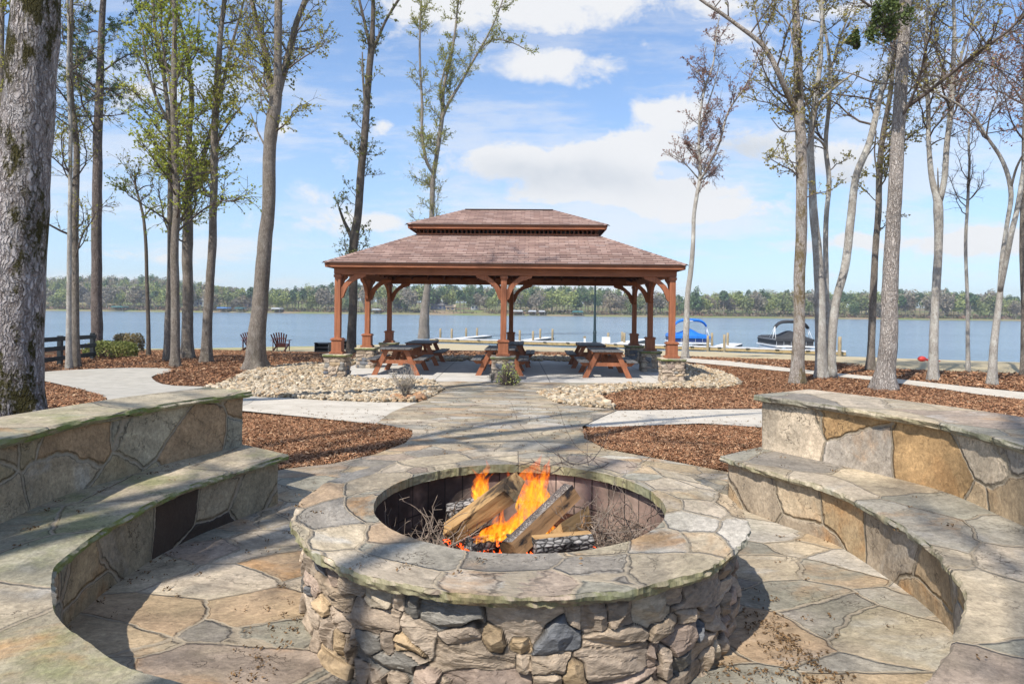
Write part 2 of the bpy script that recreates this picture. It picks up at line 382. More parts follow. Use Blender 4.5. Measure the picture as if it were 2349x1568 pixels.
def bark(name, c1, c2, c3=(.3, .3, .27), lich=.3, scale=1.0, moss=0, bump=.8, mossc=(.07, .062, .022)):
    """furrowed bark: ridges run up the stem, pale lichen, moss"""
    m, nt, b, tc = newmat(name, .9, .12)
    P = tc.outputs['Object']
    Pd = nt.vmath('ADD', P, nt.vmath('SCALE', nt.vmath('SUBTRACT', nt.noise(P, 5*scale, 4, .6, out='Color'), (.5, .5, .5)), .16/scale))
    Pv = nt.mapping(Pd, (1, 1, .16)); v0 = nt.voro(Pv, 30*scale, 'DISTANCE_TO_EDGE', 'Distance'); n = nt.noise(Pv, 26*scale, 7, .75, .6); rg_ = nt.noise(nt.mapping(Pd, (1, 1, .3)), 34*scale, 5, .7)
    v = nt.math('MULTIPLY', nt.math('ADD', v0, nt.math('MULTIPLY', rg_, .25)), .6)
    n3 = nt.noise(P, 1.6, 4, .6)
    c = nt.mix(nt.maprange(nt.math('ADD', nt.math('MULTIPLY', v, 1.3), n), .48, .86, 0, 1), c1, c2)
    l = nt.noise(nt.mapping(P, (1, 1, .6)), 5, 6, .7); c = nt.mix(nt.math('MULTIPLY', nt.maprange(l, .50, .62, 0, 1, True), lich), c, c3)
    k = nt.maprange(n3, .3, .7, .8, 1.2); c = nt.mix(1, c, nt.comb(k, k, k), 'MULTIPLY')
    if moss:
        q = nt.noise(nt.mapping(P, (1, 1, .45)), 2.3, 7, .72); q = nt.math('ADD', q, nt.math('MULTIPLY', nt.noise(P, 30, 3), .14))
        c = nt.mix(nt.math('MULTIPLY', nt.maprange(q, .565, .65, 0, 1, True), moss), c, mossc)
    setc(nt, b, c); h = nt.math('ADD', nt.math('MULTIPLY', nt.maprange(v, 0, .25), 1), nt.math('MULTIPLY', n, .8))
    nt.l.new(nt.bump(h, bump, .03/scale), b.inputs['Normal']); return m
def leafmat(name, c1, c2, trans=.35):
    m, nt, b, tc = newmat(name, .6, .25)
    n = nt.noise(tc.outputs['Object'], .7, 3); n2 = nt.noise(tc.outputs['Object'], 11, 2)
    c = nt.mix(nt.maprange(nt.math('ADD', nt.math('MULTIPLY', n, .6), nt.math('MULTIPLY', n2, .4)), .35, .62), c1, c2); setc(nt, b, c)
    t = nt.node('ShaderNodeBsdfTranslucent'); nt.l.new(c, t.inputs[0]); mx = nt.node('ShaderNodeMixShader'); mx.inputs[0].default_value = trans
    nt.l.new(b.outputs[0], mx.inputs[1]); nt.l.new(t.outputs[0], mx.inputs[2]); o = [q for q in nt.n if q.type == 'OUTPUT_MATERIAL'][0]
    nt.l.new(mx.outputs[0], o.inputs[0]); return m
M = {}
M['patio'] = flagstone('flagstone paving', scale=2.5, joint=.010, moss=.2, gain=.90, stretch=(.75, 1.15), warp=.08)
M['walk'] = flagstone('flagstone walk', scale=2.2, joint=.010, moss=.1, gain=1.1, stretch=(.8, 1.1))
M['cap_left'] = flagstone('bench cap stone mossy', scale=1.35, joint=.012, mossc=(.185, .20, .075), moss=.72, gain=.94, pal=[(0, (.36, .31, .22)), (.25, (.42, .35, .25)), (.5, (.32, .29, .21)), (.7, (.40, .34, .24)), (.85, (.31, .27, .20))], streak=.7)
M['cap_right'] = flagstone('bench cap stone', scale=1.6, joint=.010, moss=.10, gain=.93, rusty=1.2, warp=.1)
M['riser_left'] = flagstone('riser stone left', 'uv', 2.1, .011, (1, .8), moss=.06, dark=.12, gain=.80, bumpd=.018, rusty=1.7, pal=[(0, (.42, .33, .20)), (.15, (.45, .37, .25)), (.3, (.36, .30, .20)), (.45, (.46, .39, .27)), (.58, (.42, .28, .16)), (.7, (.38, .34, .25)), (.8, (.44, .34, .22)), (.9, (.33, .25, .18))])  # lower gain puts the shaded side of the left bench into the stone colour
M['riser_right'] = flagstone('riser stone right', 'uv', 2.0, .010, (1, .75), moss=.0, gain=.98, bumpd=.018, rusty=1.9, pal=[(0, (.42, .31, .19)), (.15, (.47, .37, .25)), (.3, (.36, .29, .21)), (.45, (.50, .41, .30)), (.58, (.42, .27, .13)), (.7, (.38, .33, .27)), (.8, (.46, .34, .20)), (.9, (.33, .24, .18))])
M['cap_pit'] = flagstone('pit cap stone', 'uv', 4.3, .008, (.66, 1), moss=.16, gain=.92, rusty=1.3, streak=.8, warp=.05)
M['stone'] = colattr('fieldstone', .85, 30, .32, .9, .010, stretch=(1, 1, 2.2))
M['chips'] = colattr('mulch chips', .9, 60, .3, 0)
M['rocks'] = colattr('river rocks', .75, 25, .2, .3, .004)
M['redwood'] = wood('red stained timber', (.22, .078, .036), (.37, .140, .068), grain=(26, 26, 1.5), bump=.4)
M['redwood_h'] = wood('red stained boards', (.22, .080, .037), (.37, .142, .070), grain=(1.5, 28, 28), bump=.4)
M['greywood'] = wood('weathered boards', (.085, .083, .085), (.17, .165, .16), grain=(30, 2, 30))
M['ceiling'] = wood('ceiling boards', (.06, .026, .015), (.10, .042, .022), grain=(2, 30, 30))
def mat_mulch():
    m, nt, b, tc = newmat('mulch bed', .95, .1); P = tc.outputs['Object']
    v = nt.voro(nt.mapping(P, (1, 2.6, 1), rot=(0, 0, .5)), 26); v2 = nt.voro(nt.mapping(P, (2.6, 1, 1), rot=(0, 0, -.3)), 22)
    f = nt.math('MULTIPLY', nt.sep(v)[0], nt.sep(v2)[1])
    c = nt.ramp(f, [(0, (.045, .022, .012)), (.3, (.12, .055, .028)), (.6, (.20, .095, .048)), (1, (.33, .19, .11))])
    k = nt.maprange(nt.noise(P, 1.3, 4), .3, .7, .75, 1.25); setc(nt, b, nt.mix(1, c, nt.comb(k, k, k), 'MULTIPLY'))
    nt.l.new(nt.bump(nt.math('ADD', f, nt.noise(P, 25, 5, .7)), 1, .03), b.inputs['Normal']); return m
M['mulch'] = mat_mulch()
def mat_ground():
    m, nt, b, tc = newmat('dormant lawn', .95, .1); P = tc.outputs['Object']; x, y, z = nt.sep(P)
    n = nt.noise(P, .35, 5, .6); f = nt.noise(nt.mapping(P, (1, 1, 1)), 9, 6, .75)
    c = nt.mix(nt.maprange(f, .3, .7), (.34, .27, .155), (.50, .42, .27)); c = nt.mix(nt.maprange(n, .42, .66, 0, .55), c, (.42, .37, .27))
    gl = nt.math('MULTIPLY', nt.maprange(x, -9, -17, 0, 1, True), nt.maprange(nt.noise(P, .8, 4), .38, .6)); c = nt.mix(nt.math('MULTIPLY', gl, .75), c, (.16, .20, .06))
    far = nt.math('GREATER_THAN', y, 300.0); fg = nt.mix(nt.maprange(nt.noise(P, .03, 5), .42, .6), (.16, .19, .07), (.25, .19, .12)); c = nt.mix(far, c, fg)
    setc(nt, b, c); nt.l.new(nt.bump(f, .6, .03), b.inputs['Normal']); return m
M['ground'] = mat_ground()
def mat_conc(name, c1, c2, litter=.5, joints=0):
    m, nt, b, tc = newmat(name, .85, .25); P = tc.outputs['Object']
    n = nt.noise(P, 2.5, 6, .65); f = nt.noise(P, 70, 4, .7); c = nt.mix(nt.maprange(n, .35, .65), c1, c2)
    k = nt.maprange(f, .2, .8, .88, 1.12); c = nt.mix(1, c, nt.comb(k, k, k), 'MULTIPLY')
    st = nt.maprange(nt.noise(P, .9, 5, .65), .52, .68, 0, .35, True); c = nt.mix(st, c, (.30, .27, .22))
    l = nt.noise(P, 13, 3, .6); c = nt.mix(nt.math('MULTIPLY', nt.maprange(l, .64, .68, 0, 1, True), litter), c, (.16, .12, .07))
    if joints:
        x, y, z = nt.sep(P)
        for v in (x, y):
            g = nt.math('PINGPONG', nt.math('ADD', v, 50.0), joints); c = nt.mix(nt.maprange(g, .008, .02, .7, 0), c, (.10, .095, .09))
    setc(nt, b, c); nt.l.new(nt.bump(nt.math('ADD', f, n), .25, .006), b.inputs['Normal']); return m
M['concrete'] = mat_conc('exposed concrete', (.43, .385, .315), (.55, .50, .42), .75)
M['slab'] = mat_conc('slab concrete', (.44, .42, .38), (.54, .51, .465), .0, 1.5)
M['leftpath'] = mat_conc('washed concrete', (.33, .31, .265), (.43, .40, .345), .25)
def mat_water():
    m, nt, b, tc = newmat('lake water', .12, .5); P = tc.outputs['Object']
    setc(nt, b, nt.mix(nt.maprange(nt.noise(nt.mapping(P, (.5, 1, 1)), .05, 4), .35, .65), (.17, .25, .33), (.22, .31, .40)))
    n = nt.noise(nt.mapping(P, (.55, 1.0, 1)), 2.3, 5, .68, .4); n2 = nt.noise(nt.mapping(P, (.6, 1, 1), rot=(0, 0, .3)), .42, 4, .6, .3)
    h = nt.math('ADD', n, nt.math('MULTIPLY', n2, 1.6)); nt.l.new(nt.bump(h, 1, .28), b.inputs['Normal']); return m
M['water'] = mat_water()
def mat_shingle():
    m, nt, b, tc = newmat('asphalt shingles', .9, .15); P = tc.outputs['UV']
    br = nt.node('ShaderNodeTexBrick', offset=.37, offset_frequency=2, squash=1.0, ins={'Vector': P, 'Scale': 1.0, 'Mortar Size': .006, 'Mortar Smooth': .1, 'Bias': 0.0, 'Brick Width': .28, 'Row Height': .135})
    br.inputs['Color1'].default_value = (0, 0, 0, 1); br.inputs['Color2'].default_value = (1, 1, 1, 1); br.inputs['Mortar'].default_value = (.5, .5, .5, 1)
    f = nt.sep(br.outputs['Color'])[0]
    c = nt.ramp(f, [(0, (.19, .125, .108)), (.25, (.255, .165, .138)), (.45, (.31, .215, .18)), (.6, (.22, .142, .118)), (.8, (.335, .235, .20)), (1, (.26, .19, .17))])
    fn = nt.noise(P, 90, 3, .7); k = nt.maprange(fn, .25, .75, .75, 1.25); c = nt.mix(1, c, nt.comb(k, k, k), 'MULTIPLY')
    k2 = nt.maprange(nt.noise(P, .8, 4), .3, .7, .86, 1.14); c = nt.mix(1, c, nt.comb(k2, k2, k2), 'MULTIPLY')
    c = nt.mix(nt.math('MULTIPLY', br.outputs['Fac'], .8), c, (.04, .025, .02))
    setc(nt, b, c); saw = nt.math('FRACT', nt.math('DIVIDE', nt.sep(P)[1], .135))
    nt.l.new(nt.bump(nt.math('ADD', nt.math('SUBTRACT', 1, saw), nt.math('MULTIPLY', f, .4)), .7, .012), b.inputs['Normal']); return m
M['shingle'] = mat_shingle()
def mat_firebrick():
    m, nt, b, tc = newmat('firebrick', .9, .15); P = tc.outputs['UV']; n = nt.noise(P, 9, 5, .65); s_ = nt.noise(P, 2.1, 4, .6)
    br = nt.node('ShaderNodeTexBrick', offset=0, ins={'Vector': P, 'Scale': 1.0, 'Mortar Size': .004, 'Mortar Smooth': .2, 'Bias': 0.0, 'Brick Width': .115, 'Row Height': .20})
    br.inputs['Color1'].default_value = (.26, .175, .14, 1); br.inputs['Color2'].default_value = (.42, .31, .25, 1); br.inputs['Mortar'].default_value = (.08, .06, .05, 1)
    soot_shade = nt.maprange(nt.math('ADD', nt.math('ADD', s_, nt.math('MULTIPLY', n, .3)), nt.maprange(nt.sep(P)[0], .9, 2.0, 0, .22)), .6, .86, 0, .9, True); c = nt.mix(soot_shade, br.outputs['Color'], (.020, .018, .018))  # soot blotches, thinned at right back to paint in the sunlit wall
    k = nt.maprange(n, .3, .7, .7, 1.3); c = nt.mix(1, c, nt.comb(k, k, k), 'MULTIPLY')
    setc(nt, b, c); nt.l.new(nt.bump(nt.math('SUBTRACT', n, br.outputs['Fac']), .7, .01), b.inputs['Normal']); return m
M['firebrick'] = mat_firebrick()
M['ash'] = simple('ash and char', (.06, .055, .05), .95, .6, 12, bump=.8)
# barks
M['bark_big'] = bark('bark mossy oak', (.14, .11, .095), (.54, .50, .485), (.55, .53, .53), .45, .8, 1.0, 1.3)
M['bark_grey'] = bark('bark grey brown', (.11, .088, .07), (.30, .26, .22), (.36, .34, .30), .3, 1.3, .2)
M['bark_pine'] = bark('bark pine plates', (.075, .058, .05), (.26, .215, .19), (.30, .27, .25), .2, 1.0, 0, 1.0)
M['bark_dark'] = bark('bark dark', (.065, .052, .042), (.19, .16, .135), (.27, .25, .22), .2, 1.5, .2)
M['bark_pale'] = bark('bark pale grey', (.23, .205, .175), (.47, .44, .395), (.58, .58, .53), .55, 1.4, .15, .6)
M['bark_plate'] = bark('bark grey plated', (.17, .14, .118), (.48, .43, .385), (.5, .48, .45), .2, .85, 0, 1.0)
M['bark_mossy'] = bark('bark rusty moss', (.17, .135, .11), (.46, .41, .36), (.52, .5, .46), .4, 1.4, .8, .9, (.15, .11, .04))
M['leaf_yg'] = leafmat('spring leaf yellow green', (.27, .29, .04), (.46, .42, .09), .45)
M['leaf_bright'] = leafmat('spring leaf bright', (.27, .37, .04), (.50, .50, .09), .5)
M['leaf_dull'] = leafmat('young leaf olive', (.15, .19, .05), (.28, .28, .09), .35)
M['leaf_red'] = leafmat('maple bud red brown', (.24, .12, .09), (.38, .22, .16), .35)
M['leaf_rust'] = leafmat('catkin rust', (.30, .26, .07), (.42, .37, .13), .4)
M['needle'] = leafmat('pine needle', (.035, .075, .030), (.09, .14, .05), .2)
M['leaf_dark'] = leafmat('evergreen leaf', (.045, .07, .02), (.12, .16, .045), .25)
M['twig'] = simple('twig bark', (.12, .095, .08), .9, .25, 5)
M['twig_dry'] = simple('dry brushwood', (.21, .165, .13), .9, .35, 20)
M['twig_pale'] = simple('pale twig', (.27, .245, .21), .9, .2, 5)
M['black_metal'] = simple('black metal', (.018, .019, .021), .45, .2, 20)
M['fence_black'] = simple('black painted board', (.024, .030, .034), .6, .3, 9)
M['darkred'] = simple('dark red slats', (.10, .028, .024), .6, .2, 12)
M['dock_top'] = simple('dock decking pale', (.50, .49, .47), .8, .15, 3)
M['dock_side'] = simple('dock timber', (.36, .26, .12), .8, .25, 4)
M['white'] = simple('white paint', (.75, .76, .77), .5, .04, 3)
M['blue_canvas'] = simple('blue canvas', (.012, .14, .50), .7, .12, 3)
M['navy'] = simple('navy panel', (.015, .035, .12), .4, .1, 3)
M['dark_canvas'] = simple('charcoal canvas', (.035, .037, .042), .8, .2, 3)
M['alum'] = simple('aluminium rail', (.62, .64, .66), .35, .05, 5, metal=.7)
M['red'] = simple('red plastic', (.55, .05, .04), .4, .1, 8)
M['piling'] = wood('piling timber', (.20, .155, .10), (.36, .29, .17), grain=(20, 20, 3))
M['green_metal'] = simple('lamp post paint', (.018, .035, .042), .45, .1, 9)
def mat_glass():
    m, nt, b, tc = newmat('lantern glass', .2, .5); setc(nt, b, (.75, .75, .7)); b.inputs['Alpha'].default_value = .6; return m
M['glass'] = mat_glass()
def mat_logface(name, c1, c2, char):
    m, nt, b, tc = newmat(name, .75, .2); P = tc.outputs['Object']; n = nt.noise(nt.mapping(P, (2, 26, 26)), 1, 6, .65, .6); q = nt.noise(nt.mapping(P, (3, 9, 9)), 1, 5, .6, .5)
    c = nt.mix(nt.maprange(n, .3, .7), c1, c2); c = nt.mix(nt.math('MULTIPLY', nt.maprange(n, .42, .34, 0, 1), .6), c, (.09, .05, .025))
    c = nt.mix(nt.math('MULTIPLY', nt.maprange(q, .55, .66, 0, 1, True), char), c, (.012, .013, .016)); setc(nt, b, c)
    nt.l.new(nt.bump(n, .8, .008), b.inputs['Normal']); return m
M['log_split'] = mat_logface('split wood', (.30, .165, .065), (.52, .34, .16), .85)
M['log_split_dark'] = mat_logface('split wood scorched', (.20, .11, .05), (.34, .20, .10), .95)
M['log_bark'] = bark('log bark', (.10, .08, .07), (.42, .36, .30), (.5, .46, .42), .3, 2.2, 0, 1)
def mat_char():
    m, nt, b, tc = newmat('charred log', .9, .1); P = tc.outputs['Object']; v = nt.voro(nt.mapping(P, (1, 2, 2)), 26, 'DISTANCE_TO_EDGE', 'Distance'); n = nt.noise(P, 12, 5)
    c = nt.mix(nt.maprange(v, .01, .22), (.02, .018, .018), nt.mix(nt.maprange(n, .40, .62), (.03, .028, .027), (.36, .34, .32))); setc(nt, b, c)
    nt.l.new(nt.bump(v, .8, .01), b.inputs['Normal']); return m
M['log_char'] = mat_char()
def mat_flame():
    m = bpy.data.materials.new('flame'); m.use_nodes = True; nt = NT(m.node_tree); nt.n.clear()
    tc = nt.node('ShaderNodeTexCoord'); u, v, _ = nt.sep(tc.outputs['UV']); P = tc.outputs['Object']
    n = nt.noise(nt.mapping(P, (1, 1, .28)), 26, 5, .6, 1.2); n2 = nt.noise(nt.mapping(P, (1, 1, .35)), 60, 4, .6, 1.0)
    lw = nt.node('ShaderNodeLayerWeight', ins={'Blend': .45}).outputs['Facing']
    core = nt.math('SUBTRACT', 1.0, lw)
    heat = nt.math('ADD', nt.math('MULTIPLY', nt.math('SUBTRACT', 1.0, v), .60), nt.math('ADD', nt.math('MULTIPLY', nt.math('SUBTRACT', n, .5), 1.3), nt.math('MULTIPLY', core, .25)))
    col = nt.ramp(heat, [(0, (.5, .04, .004)), (.35, (.92, .12, .008)), (.62, (1, .27, .012)), (.85, (1, .48, .03)), (1, (1, .72, .16))])
    al = nt.math('MULTIPLY', nt.maprange(nt.math('ADD', n, nt.math('MULTIPLY', n2, .35)), .52, .88, .03, .66, True), nt.maprange(core, .12, .85, 0, 1, True))
    al = nt.math('MULTIPLY', al, nt.maprange(v, .35, 1.0, 1, .10)); al = nt.math('MULTIPLY', al, nt.maprange(v, 0, .05))
    em = nt.node('ShaderNodeEmission', ins={'Color': col, 'Strength': 1.35}); tr = nt.node('ShaderNodeBsdfTransparent'); mx = nt.node('ShaderNodeMixShader', ins={0: al})
    nt.l.new(tr.outputs[0], mx.inputs[1]); nt.l.new(em.outputs[0], mx.inputs[2]); o = nt.node('ShaderNodeOutputMaterial'); nt.l.new(mx.outputs[0], o.inputs[0]); return m
M['flame'] = mat_flame()
def mat_ember():
    m, nt, b, tc = newmat('embers', .9, .1); v = nt.voro(tc.outputs['Object'], 30, 'DISTANCE_TO_EDGE', 'Distance'); n = nt.noise(tc.outputs['Object'], 14, 4)
    setc(nt, b, (.02, .015, .013)); g = nt.math('MULTIPLY', nt.maprange(v, .12, .02), nt.maprange(n, .42, .6))
    b.inputs['Emission Color'].default_value = (1, .09, .01, 1); nt.l.new(nt.math('MULTIPLY', g, 3.2), b.inputs['Emission Strength']); return m
M['ember'] = mat_ember()
# ---------------------------------------------------------------- ground, water
def axis(segs):
    out = []
    for a, b, st in segs: out += list(np.arange(a, b, st))
    return np.array(out+[segs[-1][1]])
gx = axis([(-1500, -500, 100), (-500, -100, 20), (-100, -40, 4), (-40, -26, 1), (-26, 34, .5), (34, 60, 2), (60, 100, 5), (100, 500, 20), (500, 1500, 100)])
gy = axis([(-80, -20, 10), (-20, -4, 2), (-4, 62, .45), (62, 100, 6), (100, 380, 40), (380, 440, 2.5), (440, 640, 20), (640, 2000, 170)])
XX, YY = np.meshgrid(gx, gy, indexing='ij'); ZZ = terrain(XX, YY)
near = (YY < 60) & (np.abs(XX) < 60)
ZZ = ZZ+np.where(near & (YY > 8), .012*fbm(XX*1.3, YY*1.3), 0)-np.where(near & (YY < 8.5), .02, 0)
mb = MB(); mb.grid(np.stack([XX, YY, ZZ], -1)); mb.build('ground', M['ground'], kind='structure')
wx = axis([(-1500, -100, 140), (-100, 100, 10), (100, 1500, 140)]); wy = axis([(22, 80, 4), (80, 500, 20)])
XX, YY = np.meshgrid(wx, wy, indexing='ij'); mb = MB(); mb.grid(np.stack([XX, YY, XX*0+WZ], -1)); mb.build('lake_water', M['water'], kind='structure')
def inpoly(P, poly):
    x, y = P[:, 0], P[:, 1]; c = np.zeros(len(P), bool); n = len(poly); j = n-1
    for i in range(n):
        xi, yi = poly[i]; xj, yj = poly[j]
        c ^= ((yi > y) != (yj > y)) & (x < (xj-xi)*(y-yi)/(yj-yi+1e-12)+xi); j = i
    return c
def densify(poly, st, wob=0, wf=3):
    out = []
    n = len(poly)
    for i in range(n):
        a = np.array(poly[i][:2], float); b = np.array(poly[(i+1) % n][:2], float); k = max(1, int(np.linalg.norm(b-a)/st))
        for t in range(k): out.append(a+(b-a)*t/k)
    P = np.array(out)
    if wob: P = P+wob*np.stack([fbm(P[:, 0]*wf, P[:, 1]*wf), fbm(P[:, 0]*wf+31, P[:, 1]*wf)], 1)
    return P
def chaikin(poly, it=2):
    P = [np.array(p[:2], float) for p in poly]
    for _ in range(it):
        Q = []
        for i in range(len(P)): a, b = P[i], P[(i+1) % len(P)]; Q += [a*.75+b*.25, a*.25+b*.75]
        P = Q
    return P
def sheet(name, poly, dz, m, st=.35, wob=.012, skirt=.0, rel=0, kind='structure', **tags):
    B = densify(poly, st*.6, wob); nb = len(B); lo, hi = B.min(0), B.max(0)
    gx_, gy_ = np.meshgrid(np.arange(lo[0], hi[0], st), np.arange(lo[1], hi[1], st)); G = np.stack([gx_.ravel(), gy_.ravel()], 1)
    G = G+rng.uniform(-.2, .2, G.shape)*st; G = G[inpoly(G, B)]
    d = np.min(np.linalg.norm(G[:, None]-B[None], axis=2), axis=1) if len(G) else np.zeros(0); G = G[d > st*.35]
    V2 = [Vector(p) for p in np.concatenate([B, G])]
    vo, _, fo, *_r = geometry.delaunay_2d_cdt(V2, [], [list(range(nb))], 1, 1e-5)
    V = np.array([(v.x, v.y) for v in vo]); z = terrain(V[:, 0], V[:, 1])+dz
    if rel: z = z+rel*fbm(V[:, 0]*2.2, V[:, 1]*2.2)
    mb = MB(); mb.add(np.column_stack([V, z]), np.array([f for f in fo if len(f) == 3]), 0, True, uv=V)
    if skirt:
        zb = terrain(B[:, 0], B[:, 1])+dz; n = nb; i = np.arange(n); j = (i+1) % n
        mb.add(np.concatenate([np.column_stack([B, zb]), np.column_stack([B, zb-skirt])]), np.stack([i, i+n, j+n, j], 1))
    return mb.build(name, m, kind=kind, **tags), B
def dpoly(pts): return [hit(*p)[:2] for p in pts]
# mulch covers the grove floor
mul = dpoly([(110, 806), (235, 800), (310, 803), (467, 801), (607, 808), (728, 806), (880, 806), (1028, 803), (1200, 805), (1320, 808), (1578, 818), (1682, 822), (1812, 825),
             (1960, 839), (2071, 847), (2220, 854), (2349, 856)])
mulch_poly = [(-30, -3), (-30, 20)]+[tuple(p) for p in mul]+[(26, 24), (30, -3)]
_, mulchB = sheet('mulch_bed', mulch_poly, .008, M['mulch'], .5, .05, rel=.012)
# concrete path on the left that curves behind the bench
sheet('left_path', chaikin(dpoly([(60, 862), (110, 853), (234, 847), (330, 845), (400, 847), (388, 856), (345.5, 864), (352, 875), (380, 886), (450, 889), (520, 890), (600, 905), (560, 940), (400, 960), (250, 935), (244, 912), (180, 893), (110, 877), (60, 870)]), 1), .03, M['leftpath'], .3, .01)
# pale band crossing on both sides of the flagstone walk
sheet('concrete_path', dpoly([(420, 905), (555, 912), (697, 917), (820, 924), (962, 926), (1010, 945), (960, 985), (864, 977), (697, 960), (557, 946), (420, 940)]), .026, M['concrete'], .3, .012)
sheet('concrete_path', dpoly([(1385, 944), (1417, 945), (1612, 942.5), (1800, 941), (1960, 943), (1960, 985), (1745, 984), (1608, 975), (1359, 985), (1320, 975)]), .026, M['concrete'], .3, .012)
# narrow path to the dock
up = [(1480, 816), (1567, 822), (1811, 846), (1919, 857.5), (2004, 865.5), (2108, 876), (2220, 889), (2349, 902), (2460, 914)]
dn = [(2460, 934), (2349, 919), (2182, 897), (2004, 874), (1808, 854), (1585, 832), (1480, 824)]
sheet('concrete_path', dpoly(up+dn), .03, M['concrete'], .4, .01)
# gravel beds of river rock
grav_l = dpoly([(470, 895), (522, 878), (560, 858), (600, 846), (660, 840), (700, 836), (745, 836), (745, 860), (830, 872), (990, 876), (1020, 895), (985, 915), (950, 925), (860, 926), (760, 922), (697, 918), (620, 913), (555, 912)])
grav_r = dpoly([(1231, 903), (1300, 893), (1400, 885), (1520, 884), (1560, 880), (1572, 862), (1575, 838), (1620, 846), (1680, 866), (1703, 882), (1650, 893), (1560, 892), (1437, 896), (1375, 910), (1385, 925), (1415, 944), (1378, 940), (1281, 929)])
grav_b = dpoly([(800, 828), (900, 823), (1200, 820), (1480, 824), (1575, 832), (1575, 842), (1480, 836), (1200, 829), (900, 832), (800, 838)])
for nm, gpoly in (('l', grav_l), ('r', grav_r), ('b', grav_b)): sheet('gravel_bed', gpoly, .018, M['rocks'] if 0 else simple('gravel sand', (.30, .25, .18), .95, .4, 30, bump=.8), .35, .03)
# flagstone patio and walk
pat = [gp(x, y, 0)[:2] for x, y in [(655, 1084), (763, 1072), (860, 1050), (931, 1023), (945, 1006), (946, 992)]]+dpoly([(905, 985), (864, 976), (900, 950), (962, 926), (1000, 910), (1022, 895), (1000, 882), (930, 876), (1600, 884), (1400, 888), (1240, 903), (1270, 918), (1330, 936), (1417, 945), (1370, 966), (1336, 985)])+[gp(x, y, 0)[:2] for x, y in [(1340, 1012), (1390, 1038), (1480, 1055), (1560, 1070), (1672, 1092)]]
pat += [(2.6, 4.2), (3.4, 3), (3.0, .5), (1.5, -1.2), (-1.5, -1.2), (-3.0, .5), (-3.2, 2.6), (-2.7, 4.2)]
sheet('flagstone_patio', pat, .036, M['patio'], .22, .008)
# ---------------------------------------------------------------- loose material one could not count
def chips(name, poly, n, L, zoff=.02, seed=1):
    rg = np.random.default_rng(seed); P = np.array(poly); lo, hi = P.min(0), P.max(0)
    Q = rg.uniform(lo, hi, (int(n*2.5), 2)); Q = Q[inpoly(Q, P)][:n]; k = len(Q)
    z = terrain(Q[:, 0], Q[:, 1])+zoff+rg.uniform(0, .03, k)+.02*np.maximum(0, fbm(Q[:, 0]*2, Q[:, 1]*2))
    a = rg.uniform(0, 6.28, k); t = rg.normal(0, .35, k); l = L*rg.uniform(.4, 1.3, k); wd = l*rg.uniform(.12, .3, k)
    d = np.stack([np.cos(a)*np.cos(t), np.sin(a)*np.cos(t), np.sin(t)], 1); s_ = np.stack([-np.sin(a), np.cos(a), rg.normal(0, .5, k)], 1)
    c = np.column_stack([Q, z]); V = np.stack([c-d*l[:, None]/2-s_*wd[:, None]/2, c+d*l[:, None]/2-s_*wd[:, None]*.3, c+d*l[:, None]/2+s_*wd[:, None]*.3, c-d*l[:, None]/2+s_*wd[:, None]/2], 1)
    pal = np.array([(.29, .15, .078), (.23, .11, .056), (.16, .075, .038), (.36, .22, .125), (.25, .13, .07), (.32, .175, .095), (.12, .06, .032), (.40, .27, .17)])
    col = pal[rg.choice(8, k, p=[.2, .2, .14, .1, .14, .12, .06, .04])]*rg.uniform(.85, 1.45, (k, 1))
    mb = MB(); mb.add(V.reshape(-1, 3), np.arange(k*4).reshape(-1, 4), 0, False, np.repeat(col, 4, 0)); return mb.build(name, M['chips'], kind='stuff')
ml = [gp(x, y, 0)[:2] for x, y in [(540, 942), (697, 961), (860, 977), (944, 992), (945, 1006), (930, 1022), (860, 1049), (763, 1071), (655, 1084), (560, 1090), (440, 1000)]]
mr = [gp(x, y, 0)[:2] for x, y in [(1338, 988), (1359, 985), (1608, 977), (1760, 986), (1850, 1010), (1760, 1100), (1672, 1091), (1560, 1069), (1480, 1054), (1390, 1037), (1341, 1013)]]
chips('mulch_chips', ml, 42000, .036, seed=2); chips('mulch_chips', mr, 42000, .036, seed=3)
m2 = dpoly([(1378, 912), (1437, 897), (1560, 893), (1650, 894), (1705, 883), (1690, 866), (1640, 850), (1590, 834), (1800, 855), (2004, 875), (2182, 898), (2349, 920), (2349, 975), (2100, 960), (1900, 945), (1750, 941), (1612, 942), (1420, 944), (1385, 926)])
chips('mulch_chips', m2, 52000, .056, seed=4)
m3 = dpoly([(350, 865), (392, 848), (300, 845), (234, 847), (110, 853), (110, 815), (310, 805), (467, 803), (728, 810), (740, 834), (600, 846), (560, 857), (520, 878), (500, 889), (380, 885)])
chips('mulch_chips', m3, 38000, .075, seed=5)
m4 = dpoly([(1580, 819), (1812, 827), (2071, 849), (2349, 858), (2349, 901), (2108, 876), (1919, 857), (1700, 834), (1590, 824)])
chips('mulch_chips', m4, 14000, .11, seed=6)
m5 = dpoly([(100, 878), (180, 894), (243, 912), (240, 925), (100, 950)]); chips('mulch_chips', m5, 8000, .06, seed=8)
m6 = dpoly([(760, 812), (1000, 806), (1300, 809), (1560, 820), (1540, 826), (1300, 820), (1000, 819), (800, 824)]); chips('mulch_chips', m6, 9000, .11, seed=9)
import bmesh
def ico(sub=1):
    b = bmesh.new(); bmesh.ops.create_icosphere(b, subdivisions=sub, radius=1); V = np.array([v.co[:] for v in b.verts]); Fc = np.array([[v.index for v in f.verts] for f in b.faces]); b.free(); return V, Fc
IV, IF = ico(1); IV2, IF2 = ico(2)
